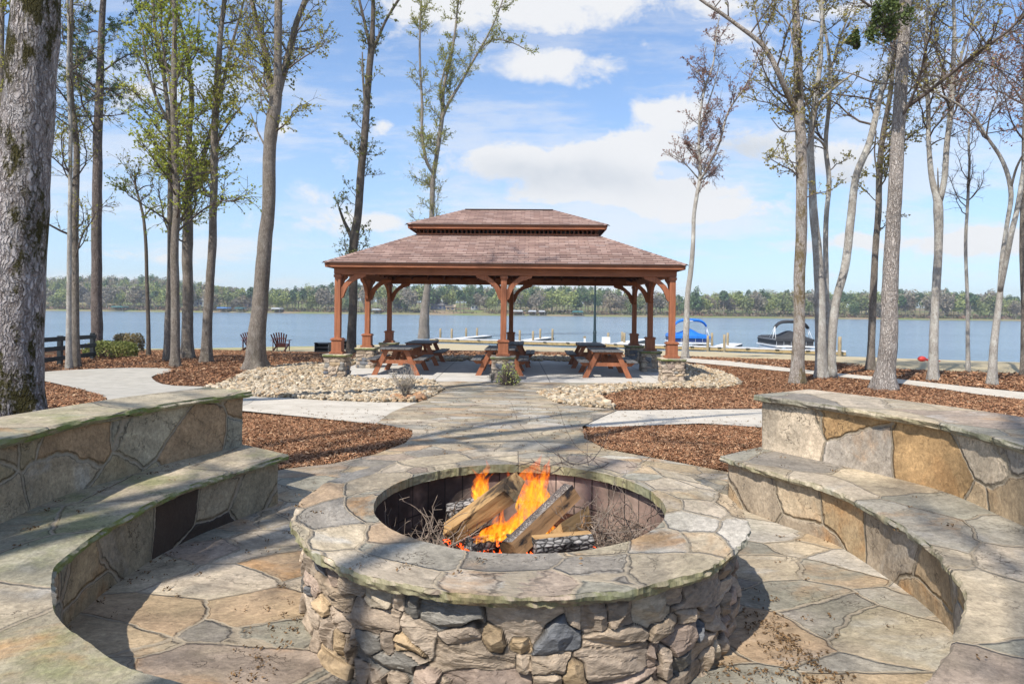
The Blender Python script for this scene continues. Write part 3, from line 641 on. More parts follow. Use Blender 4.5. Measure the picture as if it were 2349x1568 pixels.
def rocks(name, poly, n, size, seed=1, pal=None, flat=.6, big=None, zo=.0):
    rg = np.random.default_rng(seed); P = np.array(poly); lo, hi = P.min(0), P.max(0); B = densify(poly, .1, .05)
    Q = rg.uniform(lo, hi, (int(n*3), 2)); Q = Q[inpoly(Q, B)][:n]; k = len(Q); s_ = size*rg.gamma(6, 1/6, k)
    Rz = rg.uniform(0, 6.28, k); sc = np.stack([s_*rg.uniform(.8, 1.3, k), s_*rg.uniform(.6, 1, k), s_*flat*rg.uniform(.7, 1.2, k)], 1)
    base = IV[None]*(1+.16*rg.normal(size=(k, len(IV), 1)).clip(-1.5, 1.5)); V = base*sc[:, None]
    tl = rg.normal(0, .3, k); c_, s2 = np.cos(tl)[:, None], np.sin(tl)[:, None]; V = np.stack([V[..., 0]*c_-V[..., 2]*s2, V[..., 1], V[..., 0]*s2+V[..., 2]*c_], -1)
    c_, s2 = np.cos(Rz)[:, None], np.sin(Rz)[:, None]; V = np.stack([V[..., 0]*c_-V[..., 1]*s2, V[..., 0]*s2+V[..., 1]*c_, V[..., 2]], -1)
    z = terrain(Q[:, 0], Q[:, 1])+.018+sc[:, 2]*.45+zo+rg.uniform(0, .05, k); V = V+np.column_stack([Q, z])[:, None]
    pal = np.array(pal or [(.42, .335, .225), (.46, .38, .27), (.37, .285, .18), (.30, .26, .20), (.47, .40, .30), (.38, .27, .165), (.27, .22, .155)])
    col = pal[rg.integers(0, len(pal), k)]*rg.uniform(.8, 1.2, (k, 1))
    Fc = (IF[None]+(np.arange(k)*len(IV))[:, None, None]).reshape(-1, 3); mb = MB(); mb.add(V.reshape(-1, 3), Fc, 0, False, np.repeat(col, len(IV), 0))
    return mb.build(name, M['rocks'], kind='stuff')
rocks('river_rocks', grav_l, 14000, .035, 11); rocks('river_rocks', grav_r, 9500, .036, 12); rocks('river_rocks', grav_b, 2600, .06, 13)
# curled catkins and leaf crumbs blown onto paving and benches
def litter(name, zones, seed, col=(.16, .10, .05), m='chips'):
    rg = np.random.default_rng(seed); mb = MB()
    for (cx, cy, rx, ry, zz, n) in zones:
        for _ in range(n):
            x, y = cx+rg.normal()*rx, cy+rg.normal()*ry; k = rg.integers(2, 12); z = zz if zz is not None else float(terrain(x, y))+.04
            P = np.column_stack([x+rg.normal(0, .014, k), y+rg.normal(0, .014, k), np.full(k, z)+rg.uniform(.001, .008, k)])
            leaves_batch(mb, P, .0075, 0, np.array(col)*rg.uniform(.5, 1.5, (k, 1))*np.ones(3), flat=.4, elong=2.2, rg=rg)
    return mb.build(name, M[m], kind='stuff')
litter('leaf_litter', [(.4, 7.8, 1.3, 1.3, None, 300), (0, 11, 1.5, 2, None, 200), (-2.5, 8.2, .9, .5, None, 120), (3.4, 8, 1, .5, None, 120), (1.14, 2.6, .05, .22, .04, 110), (1.0, 2.35, .12, .10, .04, 50), (-.98, 2.5, .06, .25, .04, 50),
                       (-1.6, 3.4, .2, .8, .04, 24), (1.6, 3.0, .25, .8, .04, 26), (-1.88, 2.8, .04, .8, .04, 40), (-2.2, 3.4, .08, .8, .376, 22), (2.0, 3.4, .25, .8, .376, 10), (0.05, 2.3, .5, .06, .48, 6), (-.9, 2.7, .08, .3, .48, 5), (1.75, 4.6, .2, .2, .378, 16)], 5)
# ---------------------------------------------------------------- stone relief
SPAL = np.array([(.44, .35, .26), (.39, .31, .235), (.48, .39, .30), (.36, .29, .225), (.52, .44, .33), (.34, .265, .19), (.165, .17, .18), (.24, .225, .20), (.41, .315, .25), (.46, .34, .21), (.11, .115, .128)])
SPW = np.array([.15, .14, .13, .12, .07, .11, .07, .08, .06, .06, .01])
def stonefield(U, Z, L, H, rowh, wid, seed, pn=5.5, jit=.22, warp=.02):
    """irregular coursed stones over (u,z); returns relief and colour"""
    rg = np.random.default_rng(seed); seeds = []; z = -rowh*.3
    while z < H+rowh*.4:
        h = rowh*rg.uniform(.65, 1.5); u = rg.uniform(0, wid)
        while u < L:
            w_ = wid*rg.choice([.5, .7, .9, 1.2, 1.6, 2.3])*rg.uniform(.9, 1.1); seeds.append((u+w_/2, z+h/2+rg.uniform(-jit, jit)*h, w_/2, h/2*rg.choice([.8, 1, 1.2, 1.6]))); u += w_
        z += h
    Uw = U+warp*fbm(U*7, Z*7, seed, 3); Zw = Z+warp*.8*fbm(U*7+40, Z*7, seed, 3)
    f1 = np.full(U.shape, 9.); f2 = np.full(U.shape, 9.); idx = np.zeros(U.shape, int); sd = np.array(seeds)
    for i, (su, sz, sw, sh) in enumerate(sd):
        du = np.abs(Uw-su); du = np.minimum(du, np.abs(L-du)); d = ((du/sw)**pn+(np.abs(Zw-sz)/sh)**pn)**(1/pn)
        b = d < f1; f2 = np.where(b, f1, np.minimum(f2, d)); idx = np.where(b, i, idx); f1 = np.where(b, d, f1)
    e = f2-f1; n = len(sd); off = rg.uniform(-.25, .45, n)[idx]; ta, tb = rg.normal(0, .5, n)[idx], rg.normal(0, .5, n)[idx]
    du = (Uw-sd[idx, 0]+L/2) % L-L/2; body = sstep(0.015, .12, e)
    fac = fbm(U*9+idx*3.1, Z*14+idx*1.7, 0, 4); lay = np.abs(fbm(U*4+idx*5.0, Z*30+U*6*(rg.normal(0, 1, n)[idx]), 3, 3))
    nu_, nv_ = du/sd[idx, 2], (Zw-sd[idx, 1])/sd[idx, 3]; fct = np.full(U.shape, 9.)
    for k in range(7):
        c0, ca, cb = rg.uniform(.05, .55, n)[idx], rg.normal(0, .75, n)[idx], rg.normal(0, .75, n)[idx]; fct = np.minimum(fct, c0+ca*nu_+cb*nv_+.10*fbm(U*6+k*9+idx, Z*6, k, 2))
    fct = np.clip(fct, -.9, .6); led = fbm(U*3+idx*7.0, Z*26+(rg.normal(0, 5, n)[idx])*U, 1, 2); st_ = np.floor(led*3.2)/3.2
    rel = body*(.62+off*.6+.62*fct+.26*st_*(rg.random(n) > .35)[idx]+.22*fac)
    pk = rg.choice(len(SPAL), n, p=SPW/SPW.sum()); col = SPAL[pk][idx]*(rg.uniform(.82, 1.18, n)[idx])[..., None]
    col = col*(1+.16*fac)[..., None]*(1-.25*(lay > .42))[..., None]; gap = sstep(.014, .085, e)[..., None]; col = col*gap+np.array((.06, .05, .04))*(1-gap)
    return rel, col
PC = np.array([.045, 3.106])     # fire pit centre
def mk_pit():
    pit = empty('fire_pit', (PC[0], PC[1], .036), 'round fire pit of rough fieldstone with wide mossy flagstone rim and burning logs inside', 'fire pit')
    nu, nz = 1500, 120; L = 2*math.pi*1.0; u = np.linspace(0, L, nu, endpoint=False); z = np.linspace(-.01, .44, nz)
    U, Z = np.meshgrid(u, z, indexing='ij'); rel, col = stonefield(U, Z, L, .45, .082, .115, 29, jit=.4, warp=.026)
    rr = .985+.042*rel; th = U/1.0; X = np.stack([PC[0]+rr*np.cos(th), PC[1]+rr*np.sin(th), Z], -1)
    mb = MB(); mb.grid(X, 0, False, col*np.array((.86, .86, .85)), wrap=True, flip=False); mb.build('stone_wall', M['stone'], pit)
    # rim: slab edge knapped rough
    n = 720; th = np.linspace(0, 2*math.pi, n, endpoint=False)
    ro = 1.052+.014*fbm(np.cos(th)*9, np.sin(th)*9, 2, 5)-.018*np.maximum(0, fbm(np.cos(th)*3, np.sin(th)*3, 7, 3)-.25); ri = .70+.006*fbm(np.cos(th)*9, np.sin(th)*9, 5, 4)
    prof = []
    for t in np.linspace(0, 1, 22): prof.append((ri*(1-t)+ro*t, .475+.003*fbm(np.cos(th)*4, np.sin(th)*4, t*2)))
    for i, (dr, zz) in enumerate(((.002, .4735), (.007, .462), (.004, .450), (-.002, .438), (-.012, .430))):
        prof.append((ro+dr+.014*fbm(np.cos(th)*22, np.sin(th)*22, i*2.0, 4), zz+.006*fbm(np.cos(th)*20, np.sin(th)*20, i+9.)))
    for t in (.5, 1): prof.append((ro*(1-t)+ri*t-.03*(1-t), .427+0*th))
    for i, zz in enumerate((.432, .45, .465)): prof.append((ri+.006*fbm(np.cos(th)*22, np.sin(th)*22, i*3.), zz+0*th))
    prof.append(prof[0]); X = np.stack([np.stack([PC[0]+r*np.cos(th), PC[1]+r*np.sin(th), z_+0*th], -1) for r, z_ in prof], 1)
    UV = np.stack([np.stack([(((th+math.pi*1.5) % (2*math.pi)))*.88, r], -1) for r, z_ in prof], 1)
    mb = MB(); mb.grid(X[:, :22], 0, True, None, UV[:, :22], wrap=True); mb.grid(X[:, 21:], 0, False, None, UV[:, 21:], wrap=True); mb.build('rim', M['cap_pit'], pit)
    th = np.linspace(0, 2*math.pi, 161); zz = np.linspace(.04, .43, 6); T, Z = np.meshgrid(th, zz, indexing='ij')
    X = np.stack([PC[0]+.735*np.cos(T), PC[1]+.735*np.sin(T), Z], -1); mb = MB(); mb.grid(X, 0, True, None, np.stack([T*.735, Z-.04], -1)); mb.build('firebrick_lining', M['firebrick'], pit)
    r = np.linspace(0, .75, 26); T, Rr = np.meshgrid(np.linspace(0, 2*math.pi, 90), r, indexing='ij'); x, y = Rr*np.cos(T), Rr*np.sin(T)
    X = np.stack([PC[0]+x, PC[1]+y, .10+.05*fbm(x*6, y*6)+.03*np.exp(-(Rr/.3)**2)], -1); mb = MB(); mb.grid(X, 0, True); mb.build('ash_bed', M['ash'], pit)
mk_pit()
# ---------------------------------------------------------------- curved stone benches
def spline(P, n):
    P = np.array(P, float); d = np.concatenate([[0], np.cumsum(np.linalg.norm(np.diff(P, axis=0), axis=1))])
    m_ = np.gradient(P, d, axis=0); s_ = np.linspace(0, d[-1], n); k = np.clip(np.searchsorted(d, s_)-1, 0, len(P)-2)
    h = (d[k+1]-d[k])[:, None]; t = ((s_-d[k])/(d[k+1]-d[k]))[:, None]
    return (2*t**3-3*t**2+1)*P[k]+(t**3-2*t**2+t)*h*m_[k]+(-2*t**3+3*t**2)*P[k+1]+(t**3-t**2)*h*m_[k+1]
def resample(P, n):
    d = np.concatenate([[0], np.cumsum(np.linalg.norm(np.diff(P, axis=0), axis=1))]); s_ = np.linspace(0, d[-1], n)
    return np.stack([np.interp(s_, d, P[:, i]) for i in range(P.shape[1])], 1), s_
def offset(P, o):
    T = np.gradient(P, axis=0); T /= np.linalg.norm(T, axis=1)[:, None]; return P+np.stack([T[:, 1], -T[:, 0]], 1)*o
def wall(mb, P, z0, z1, sd=1, u0=0):
    P, s_ = resample(P, int(len(P)*1.6)); nz = 12; z = np.linspace(z0, z1, nz); N = offset(P, 1)-P
    rel = .008*fbm(s_[:, None]*3+u0, z[None]*5, 3)+.004*fbm(s_[:, None]*20+u0, z[None]*20, 5)
    X = np.stack([P[:, 0, None]+N[:, 0, None]*rel, P[:, 1, None]+N[:, 1, None]*rel, np.broadcast_to(z, rel.shape)], -1)
    mb.grid(X, 0, True, None, np.stack([np.broadcast_to(s_[:, None]+u0, rel.shape), np.broadcast_to(z, rel.shape)], -1), flip=sd < 0)
def slab(mb, I, O, zt, th, sd=1, seed=0, over_end=.04):
    n = len(I); D = I-O; D /= np.linalg.norm(D, axis=1)[:, None]; s_ = np.arange(n)*.02
    T = np.gradient(I, axis=0); T /= np.linalg.norm(T, axis=1)[:, None]
    I = I.copy(); O = O.copy(); I[0] -= T[0]*over_end; O[0] -= T[0]*over_end
    bite = .020*np.maximum(0, fbm(s_*1.3, seed, 0, 3)-.1)+.008*fbm(s_*6, seed+3, 0, 4)
    rows = []
    for t in np.linspace(0, 1, 16): rows.append((O+(I-O)*t-(D*bite[:, None] if t == 1 else 0), zt+.004*fbm(O[:, 0]*2+(I-O)[:, 0]*t*2, O[:, 1]*2+(I-O)[:, 1]*t*2, seed)))
    for i, (o, dz) in enumerate(((.006, .010), (.010, .022), (.002, .034), (-.006, .8*th), (-.02, th))):
        rows.append((I+D*(o-bite+.018*fbm(s_*10, i*1.7, seed, 4))[:, None], zt-dz+.005*fbm(s_*14, i, seed)))
    rows.append((O+(I-O)*.5, zt-th+0*s_)); rows.append((O, zt-th+0*s_)); rows.append((O, zt-th*.5+0*s_)); rows.append(rows[0])
    X = np.stack([np.column_stack([p, z]) for p, z in rows], 1); mb.grid(X[:, :16], 0, True, None, X[:, :16, :2], flip=sd < 0); mb.grid(X[:, 15:], 0, False, None, X[:, 15:, :2], flip=sd < 0)
    m_ = X.shape[1]-1
    for e, r in ((0, 1), (n-1, -1)): V = X[e, :m_]; mb.add(V, np.array([list(range(m_))[::r*sd]]), 0, False, uv=V[:, :2])
def bench(name, label, A, B, backw, cap, riser, sd):
    N = 260; A = spline(A, N); B = spline(B, N); Bk = offset(B, -sd*backw)
    e = empty(name, (float(B[20, 0]), float(B[20, 1]), .0), label, 'stone bench', group=None)
    Aw = offset(A, -sd*.045); Bw = B; Bf = offset(B, -sd*(-.045))
    def endline(a, b, k=24): t = np.linspace(0, 1, k)[:, None]; return b+(a-b)*t
    mb = MB(); wall(mb, np.concatenate([endline(Aw[0], Bw[0])[:-1], Aw]), -.02, .335, sd); mb.build('lower_riser', M[riser], e)
    mb = MB(); slab(mb, A, offset(B, -sd*.03), .372, .046, sd, 3+sd); mb.build('lower_seat', M[cap], e)
    mb = MB(); wall(mb, np.concatenate([endline(Bw[0], Bk[0]+(Bw[0]-Bk[0])*.06, 30)[:-1], Bw]), .30, .735, sd, 20); wall(mb, offset(Bk, sd*.04), -.05, .735, -sd, 40); mb.build('upper_riser', M[riser], e)
    mb = MB(); slab(mb, Bf, Bk, .778, .048, sd, 8+sd); mb.build('upper_seat', M[cap], e)
    return A, B
ZL = .372
LA = [gp(x, y, ZL)[:2] for x, y in [(652, 1045), (412, 1122), (233.4, 1215), (120.6, 1320), (116.7, 1347.5), (140, 1417.5), (163.4, 1444.7), (233.4, 1491.4), (307, 1534), (426, 1568)]]+[np.array((-.45, 1.60)), np.array((-.1, 1.52))]
LB = [gp(x, y, ZL)[:2] for x, y in [(557, 1022.7), (389, 1061.5), (249, 1104), (124.5, 1145), (0, 1199.6)]]+[np.array(p) for p in ((-2.50, 2.3), (-2.25, 1.5), (-1.7, .85), (-.9, .5), (-.3, .42))]
RA = [gp(x, y, ZL)[:2] for x, y in [(1660, 1048), (1767, 1081), (1888, 1114), (2002, 1168.5), (2140.5, 1254), (2203, 1347), (2210.5, 1417), (2187, 1483.5), (2168, 1514.6), (2117, 1568)]]+[np.array((.75, 1.58)), np.array((.35, 1.50))]
RB = [gp(x, y, ZL)[:2] for x, y in [(1748, 1027.7), (1954, 1073), (2160, 1125.7), (2315.6, 1191.8), (2349, 1207)]]+[np.array(p) for p in ((2.62, 2.3), (2.4, 1.5), (1.9, .85), (1.2, .5), (.6, .42))]
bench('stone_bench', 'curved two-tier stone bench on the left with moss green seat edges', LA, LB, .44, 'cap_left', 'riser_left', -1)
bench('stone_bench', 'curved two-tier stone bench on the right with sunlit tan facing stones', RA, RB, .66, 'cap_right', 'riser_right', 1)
# ---------------------------------------------------------------- pavilion
PRZ = R(-1.8); PO = np.array([-.22, 16.72, -.46])
def pw(x, y, z=0):
    return np.array([PO[0]+x*math.cos(PRZ)-y*math.sin(PRZ), PO[1]+x*math.sin(PRZ)+y*math.cos(PRZ), PO[2]+z])
def mk_pavilion():
    sl = MB(); co = [pw(x, y)[:2] for x, y in ((-5.0, -.62), (5.0, -.62), (5.0, 6.7), (-5.0, 6.7))]; sl.prism(co, PO[2]-.35, PO[2]+.03)
    sl.build('pavilion_floor', M['slab'], kind='structure', bevel=.01)
    pv = empty('pavilion', tuple(PO+np.array((0, 0, .03))), 'red-brown timber picnic pavilion with two-tier shingled hip roof by the lake', 'pavilion', PRZ)
    HX = 4.42; DY = 3.05
    # one pier and post, then copies
    nu, nz = 260, 64; L = 2.2; u = np.linspace(0, L, nu, endpoint=False); z = np.linspace(-.02, .56, nz); U, Z = np.meshgrid(u, z, indexing='ij')
    def sq(t, hw, p=9):
        c, s_ = np.cos(t), np.sin(t); r = hw/(np.abs(c)**p+np.abs(s_)**p)**(1/p); return r*c, r*s_
    piers = []
    for sdv in (31, 57, 83):
        rel, col = stonefield(U, Z, L, .56, .085, .15, sdv, warp=.012); th = U/L*2*math.pi; bx, by = sq(th, .28); k = 1+(.035*rel)/.28
        mb = MB(); mb.grid(np.stack([bx*k, by*k, Z], -1), 0, True, col*.95, wrap=True); piers.append(mb)
    spots = [(-HX, 0), (0, 0), (HX, 0), (-HX, DY), (HX, DY), (-HX, 2*DY), (0, 2*DY), (HX, 2*DY)]
    pier_ob = []; capm = None; post = None
    for i, (x, y) in enumerate(spots):
        if i < 3: o = piers[i].build('stone_pier', M['stone'], pv, local=True); pier_ob.append(o)
        else: o = pier_ob[i % 3].copy(); C.objects.link(o); o.parent = pv; o.rotation_euler.z = R(90*(i % 4))
        o.location = (x, y, 0)
        if i == 0:
            n = 96; th = np.linspace(0, 2*math.pi, n, endpoint=False); rows = []
            for r_, z_ in ((.02, .632), (.2, .633), (.325, .628), (.335, .612), (.33, .59), (.322, .565), (.2, .56)):
                a, b = sq(th, r_, 12); nn = 1+.03*fbm(np.cos(th)*6, np.sin(th)*6, z_*40, 3)*(r_ > .3); rows.append(np.stack([a*nn, b*nn, z_+.006*fbm(np.cos(th)*5, np.sin(th)*5, r_*9)], -1))
            mb = MB(); X = np.stack(rows, 1); mb.grid(X, 0, True, None, X[..., :2], wrap=True, flip=False); capm = mb.build('pier_cap', M['cap_pier'], pv, local=True)
            capm.location = (x, y, 0)
            mb = MB(); mb.box((0, 0, .66), (.36, .36, .055)).box((0, 0, .845), (.27, .27, .32)).box((0, 0, 1.015), (.325, .325, .04)).box((0, 0, 1.045), (.27, .27, .022))
            for a in (-1, 1):
                mb.box((0, a*.137, .70), (.29, .012, .03)); mb.box((a*.137, 0, .70), (.012, .29, .03))
            mb.box((0, 0, 1.9), (.155, .155, 1.70)).box((0, 0, 2.70), (.20, .20, .07))
            post = mb.build('post', M['redwood'], pv, local=True, bevel=.006); post.location = (x, y, 0)
        else:
            c = capm.copy(); C.objects.link(c); c.parent = pv; c.location = (x, y, 0); c.rotation_euler.z = R(90*(i % 4)); p = post.copy(); C.objects.link(p); p.parent = pv; p.location = (x, y, 0)
    # beams
    for (x, y, lx, ly) in ((0, 0, 2*HX+.2, .15), (0, 2*DY, 2*HX+.2, .15), (-HX, DY, .15, 2*DY-.2), (HX, DY, .15, 2*DY-.2)):
        mb = MB(); mb.box((x, y, 2.86), (lx, ly, .22)); mb.build('beam', M['redwood_h'], pv, local=True, bevel=.006)
    mb = MB()                                   # knee brace with scrolled ends, in local x-z
    out = []
    for k in range(13): t = R(90*k/12); out.append((.60-.60*math.sin(t)*.86-.03, -.60+.60*math.cos(t)*.86+.03))   # concave edge
    A = [(.085, -.62), (.085, -.50), (.12, -.46), (.13, -.40)]; 
    arc_in = [(.085+.50*(1-math.cos(R(t))), -.50+.44*math.sin(R(t))+.0) for t in range(8, 86, 9)]
    arc_out = [(.085+.56*(1-math.cos(R(t)))+.10*math.sin(R(t*1.0))*1.0, -.56+.40*math.sin(R(t))+.0) for t in range(10, 88, 9)]
    pts = [(.083, -.64), (.083, -.36), (.17, -.235), (.30, -.115), (.42, -.02), (.42, -.003), (.74, -.003), (.74, -.04), (.70, -.075), (.64, -.085), (.60, -.11), (.50, -.13), (.40, -.185), (.31, -.265), (.235, -.365), (.195, -.46), (.175, -.50), (.16, -.555), (.14, -.60), (.11, -.635)]
    mb.prism(pts[::-1], -.045, .045, axis='y'); br = mb.build('knee_brace', M['redwood'], pv, local=True, bevel=.005); first = True
    for (x, y) in spots:
        dirs = []
        if x < 3: dirs.append(0)
        if x > -3: dirs.append(180)
        if abs(x) > 3:
            if y < 5: dirs.append(90)
            if y > 1: dirs.append(-90)
        for d in dirs:
            o = br if first else br.copy()
            if not first: C.objects.link(o); o.parent = pv
            first = False; o.location = (x, y, 2.75); o.rotation_euler.z = R(d)
    # hip roofs
    cy = DY
    def hip(hx, hy, z0, inset, rise, name, th=.05):
        rf = MB(); a = [(-hx, -hy), (hx, -hy), (hx, hy), (-hx, hy)]; b = [(-hx+inset, -hy+inset), (hx-inset, -hy+inset), (hx-inset, hy-inset), (-hx+inset, hy-inset)]
        sl_ = math.hypot(inset, rise)
        for k in range(4):
            k2 = (k+1) % 4; p = [(*a[k], z0), (*a[k2], z0), (*b[k2], z0+rise), (*b[k], z0+rise)]; Lb = math.dist(a[k], a[k2]); Lt = math.dist(b[k], b[k2]); V = np.array(p)+np.array((0, cy, 0))
            uv = np.array([(0, 0), (Lb, 0), (Lb/2+Lt/2, sl_), (Lb/2-Lt/2, sl_)])+k*37.0*np.array((1, 0))+(5, 0)
            # courses: thin step per shingle row so the roof catches light row by row
            nr = max(1, int(round(sl_/.135)))
            for r in range(nr):
                t0, t1 = r/nr, (r+1)/nr; q = [V[0]*(1-t0)+V[3]*t0, V[1]*(1-t0)+V[2]*t0, V[1]*(1-t1)+V[2]*t1, V[0]*(1-t1)+V[3]*t1]; uq = [uv[0]*(1-t0)+uv[3]*t0, uv[1]*(1-t0)+uv[2]*t0, uv[1]*(1-t1)+uv[2]*t1, uv[0]*(1-t1)+uv[3]*t1]
                q = np.array(q); q[0, 2] += .011; q[1, 2] += .011; rf.add(q, [(0, 1, 2, 3)], 0, uv=uq)
                dn = q[:2].copy(); dn[:, 2] -= .012 if r else .03; rf.add(np.array([dn[0], dn[1], q[1], q[0]]), [(0, 1, 2, 3)], 0, uv=[uq[0], uq[1], uq[1], uq[0]])
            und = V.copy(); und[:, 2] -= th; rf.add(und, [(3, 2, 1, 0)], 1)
            # hip cap shingles
            c0 = V[0]; c1 = V[3]; nn = int(np.linalg.norm(c1-c0)/.16); d = (c1-c0)
            for j in range(nn):
                p0 = c0+d*j/nn+(0, 0, .022); p1 = c0+d*(j+1.1)/nn+(0, 0, .012); side = np.array((-d[1], d[0], 0)); side /= np.linalg.norm(side); dr = np.array((0, 0, -.05)); uu = rng.uniform(0, 9)
                for sg in (-1, 1): rf.add(np.array([p0, p1, p1+side*sg*.12+dr*.95, p0+side*sg*.12+dr*.95])[::sg], [(0, 1, 2, 3)], 0, uv=[(uu, 0), (uu+.1, .1), (uu+.1, .12), (uu, .12)])
        ob = rf.build(name, [M['shingle'], M['ceiling']], pv, local=True)
        fa = MB()
        for k in range(4):
            p, q = np.array(a[k], float), np.array(a[(k+1) % 4], float); d = (q-p)/np.linalg.norm(q-p); nrm = np.array((d[1], -d[0])); p = p-nrm*.04; q = q-nrm*.04; p = p+d*.04; q = q-d*.04
            c = (p+q)/2+(0, cy); ang = math.atan2(d[1], d[0]); fa.box((c[0], c[1], z0-.065), (np.linalg.norm(q-p)+(0 if k % 2 else .028), .028, .12), 0, ang)
        fa.build('fascia', M['redwood_h'], ob, local=True, bevel=.004)
        return ob
    lo = hip(4.72, 3.37, 3.05, 2.06, .97, 'lower_roof'); up_ = hip(2.90, 1.55, 4.31, 1.54, .66, 'upper_roof')
    rc = MB(); rc.beam((-1.37, cy, 4.975), (1.37, cy, 4.975), .20, .02); rc.build('ridge_cap', M['shingle'], up_, local=True)
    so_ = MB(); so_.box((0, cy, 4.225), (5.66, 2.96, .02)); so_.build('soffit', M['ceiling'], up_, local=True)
    # slatted cupola between the roofs
    cp = MB(); hx, hy = 2.64, 1.29
    for sx in (-1, 1):
        cp.box((0, cy+sx*hy, 4.035), (2*hx+.05, .05, .07)); cp.box((sx*hx, cy, 4.035), (.05, 2*hy-.05, .07)); cp.box((0, cy+sx*hy, 4.195), (2*hx+.05, .05, .035)); cp.box((sx*hx, cy, 4.195), (.05, 2*hy-.05, .035))
    cpo = cp.build('cupola_frame', M['redwood_h'], pv, local=True)
    slt = None
    def put(x, y, r):
        nonlocal slt
        if slt is None: slt = MB().box((0, 0, 0), (.040, .03, .12)).build('slat', M['redwood_dark'], cpo, local=True); o = slt  # darker timber colour paints in the shade between the roofs
        else: o = slt.copy(); C.objects.link(o); o.parent = cpo
        o.location = (x, y, 4.12); o.rotation_euler.z = r
    for sy, nn in ((-1, 42), (1, 22)):
        for k in range(nn): put(-hx+.06+k*(2*hx-.12)/(nn-1), cy+sy*hy, 0)
    for sx in (-1, 1):
        for k in range(18): put(sx*hx, cy-hy+.08+k*(2*hy-.16)/17, R(90))
    # rafters under the lower roof
    rf = MB()
    for k in range(-7, 8):
        x = k*.6
        q = min(1.9, 4.45-abs(x)); zq = 2.985+(q-.06)*.475
        if q > .3: rf.beam((x, .06, 2.965), (x, q, zq-.02), .045, .12); rf.beam((x, 2*DY-.06, 2.965), (x, 2*DY-q, zq-.02), .045, .12)
    for k in range(-4, 5):
        y = cy+k*.6
        q = min(1.9, 3.1-abs(y-cy))
        if q > .3:
            for sx in (-1, 1): rf.beam((sx*(HX-.06), y, 2.965), (sx*(HX-q), y, 2.965+(q-.06)*.475), .045, .12)
    for sx in (-1, 1):
        for sy in (-1, 1): rf.beam((sx*4.3, cy+sy*2.95, 2.95), (sx*2.75, cy+sy*1.4, 3.70), .05, .14)
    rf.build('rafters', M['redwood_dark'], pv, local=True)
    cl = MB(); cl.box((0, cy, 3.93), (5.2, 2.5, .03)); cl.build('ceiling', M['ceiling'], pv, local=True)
M['cap_pier'] = flagstone('pier cap stone', scale=1.5, joint=.003, moss=.35, gain=1.1)
M['redwood_dark'] = wood('rafter and shaded slat timber', (.10, .038, .02), (.16, .06, .032), grain=(3, 3, 20))
mk_pavilion()
# ---------------------------------------------------------------- picnic tables
def mk_table():
    t = empty('picnic_table', (0, 0, 0), '', 'picnic table', PRZ, 'picnic tables under the pavilion')
    L = 1.83; mb = MB()
    for k in range(5): mb.box(((k-2)*.172, L/2, .735), (.160, L, .038))
    mb.build('tabletop', M['greywood'], t, local=True, bevel=.005)
    for sx in (-1, 1):
        mb = MB()
        for k in range(2): mb.box((sx*(.585+k*.15), L/2, .445), (.142, L, .038))
        mb.build('bench_seat', M['greywood'], t, local=True, bevel=.005)
    for y in (.20, L-.20):
        fr = MB(); s_ = -1 if y < 1 else 1
        fr.box((0, y, .70), (.86, .04, .09)); pts = [(-.77, .422), (.77, .422), (.66, .322), (-.66, .322)]; fr.prism(pts, y-.02, y+.02, axis='y')
        fo = fr.build('cross_frame', M['redwood'], t, local=True, bevel=.004)
        for sx in (-1, 1):
            lg = MB(); pts = [(sx*.20, .70), (sx*.34, .70), (sx*.68, .0), (sx*.53, .0)]; lg.prism(pts if sx < 0 else pts[::-1], y+s_*.021, y+s_*.061, axis='y')
            lg.build('leg', M['redwood'], t, local=True, bevel=.004)
    mb = MB(); mb.beam((0, .25, .36), (0, .75, .70), .09, .04); mb.beam((0, L-.25, .36), (0, L-.75, .70), .09, .04); mb.box((0, L/2, .70), (.8, .09, .032)); mb.build('brace', M['redwood'], t, local=True)
    return t
tab = mk_table(); names = iter(['front left picnic table, nearest the left stone pier', 'front middle picnic table, partly behind the centre pier', 'front right picnic table, nearest the right stone pier',
        'back left picnic table, behind the front left one', 'back middle picnic table, behind the centre post', 'back right picnic table, in shade behind the front right one'])
for i, (x, y) in enumerate(((-3.02, .62), (-.14, .85), (2.84, .62), (-2.95, 3.75), (.05, 3.6), (2.70, 3.5))):
    o = tab if i == 0 else copy_tree(tab); o.location = tuple(pw(x, y, .03)); o['label'] = next(names)+' with grey top'
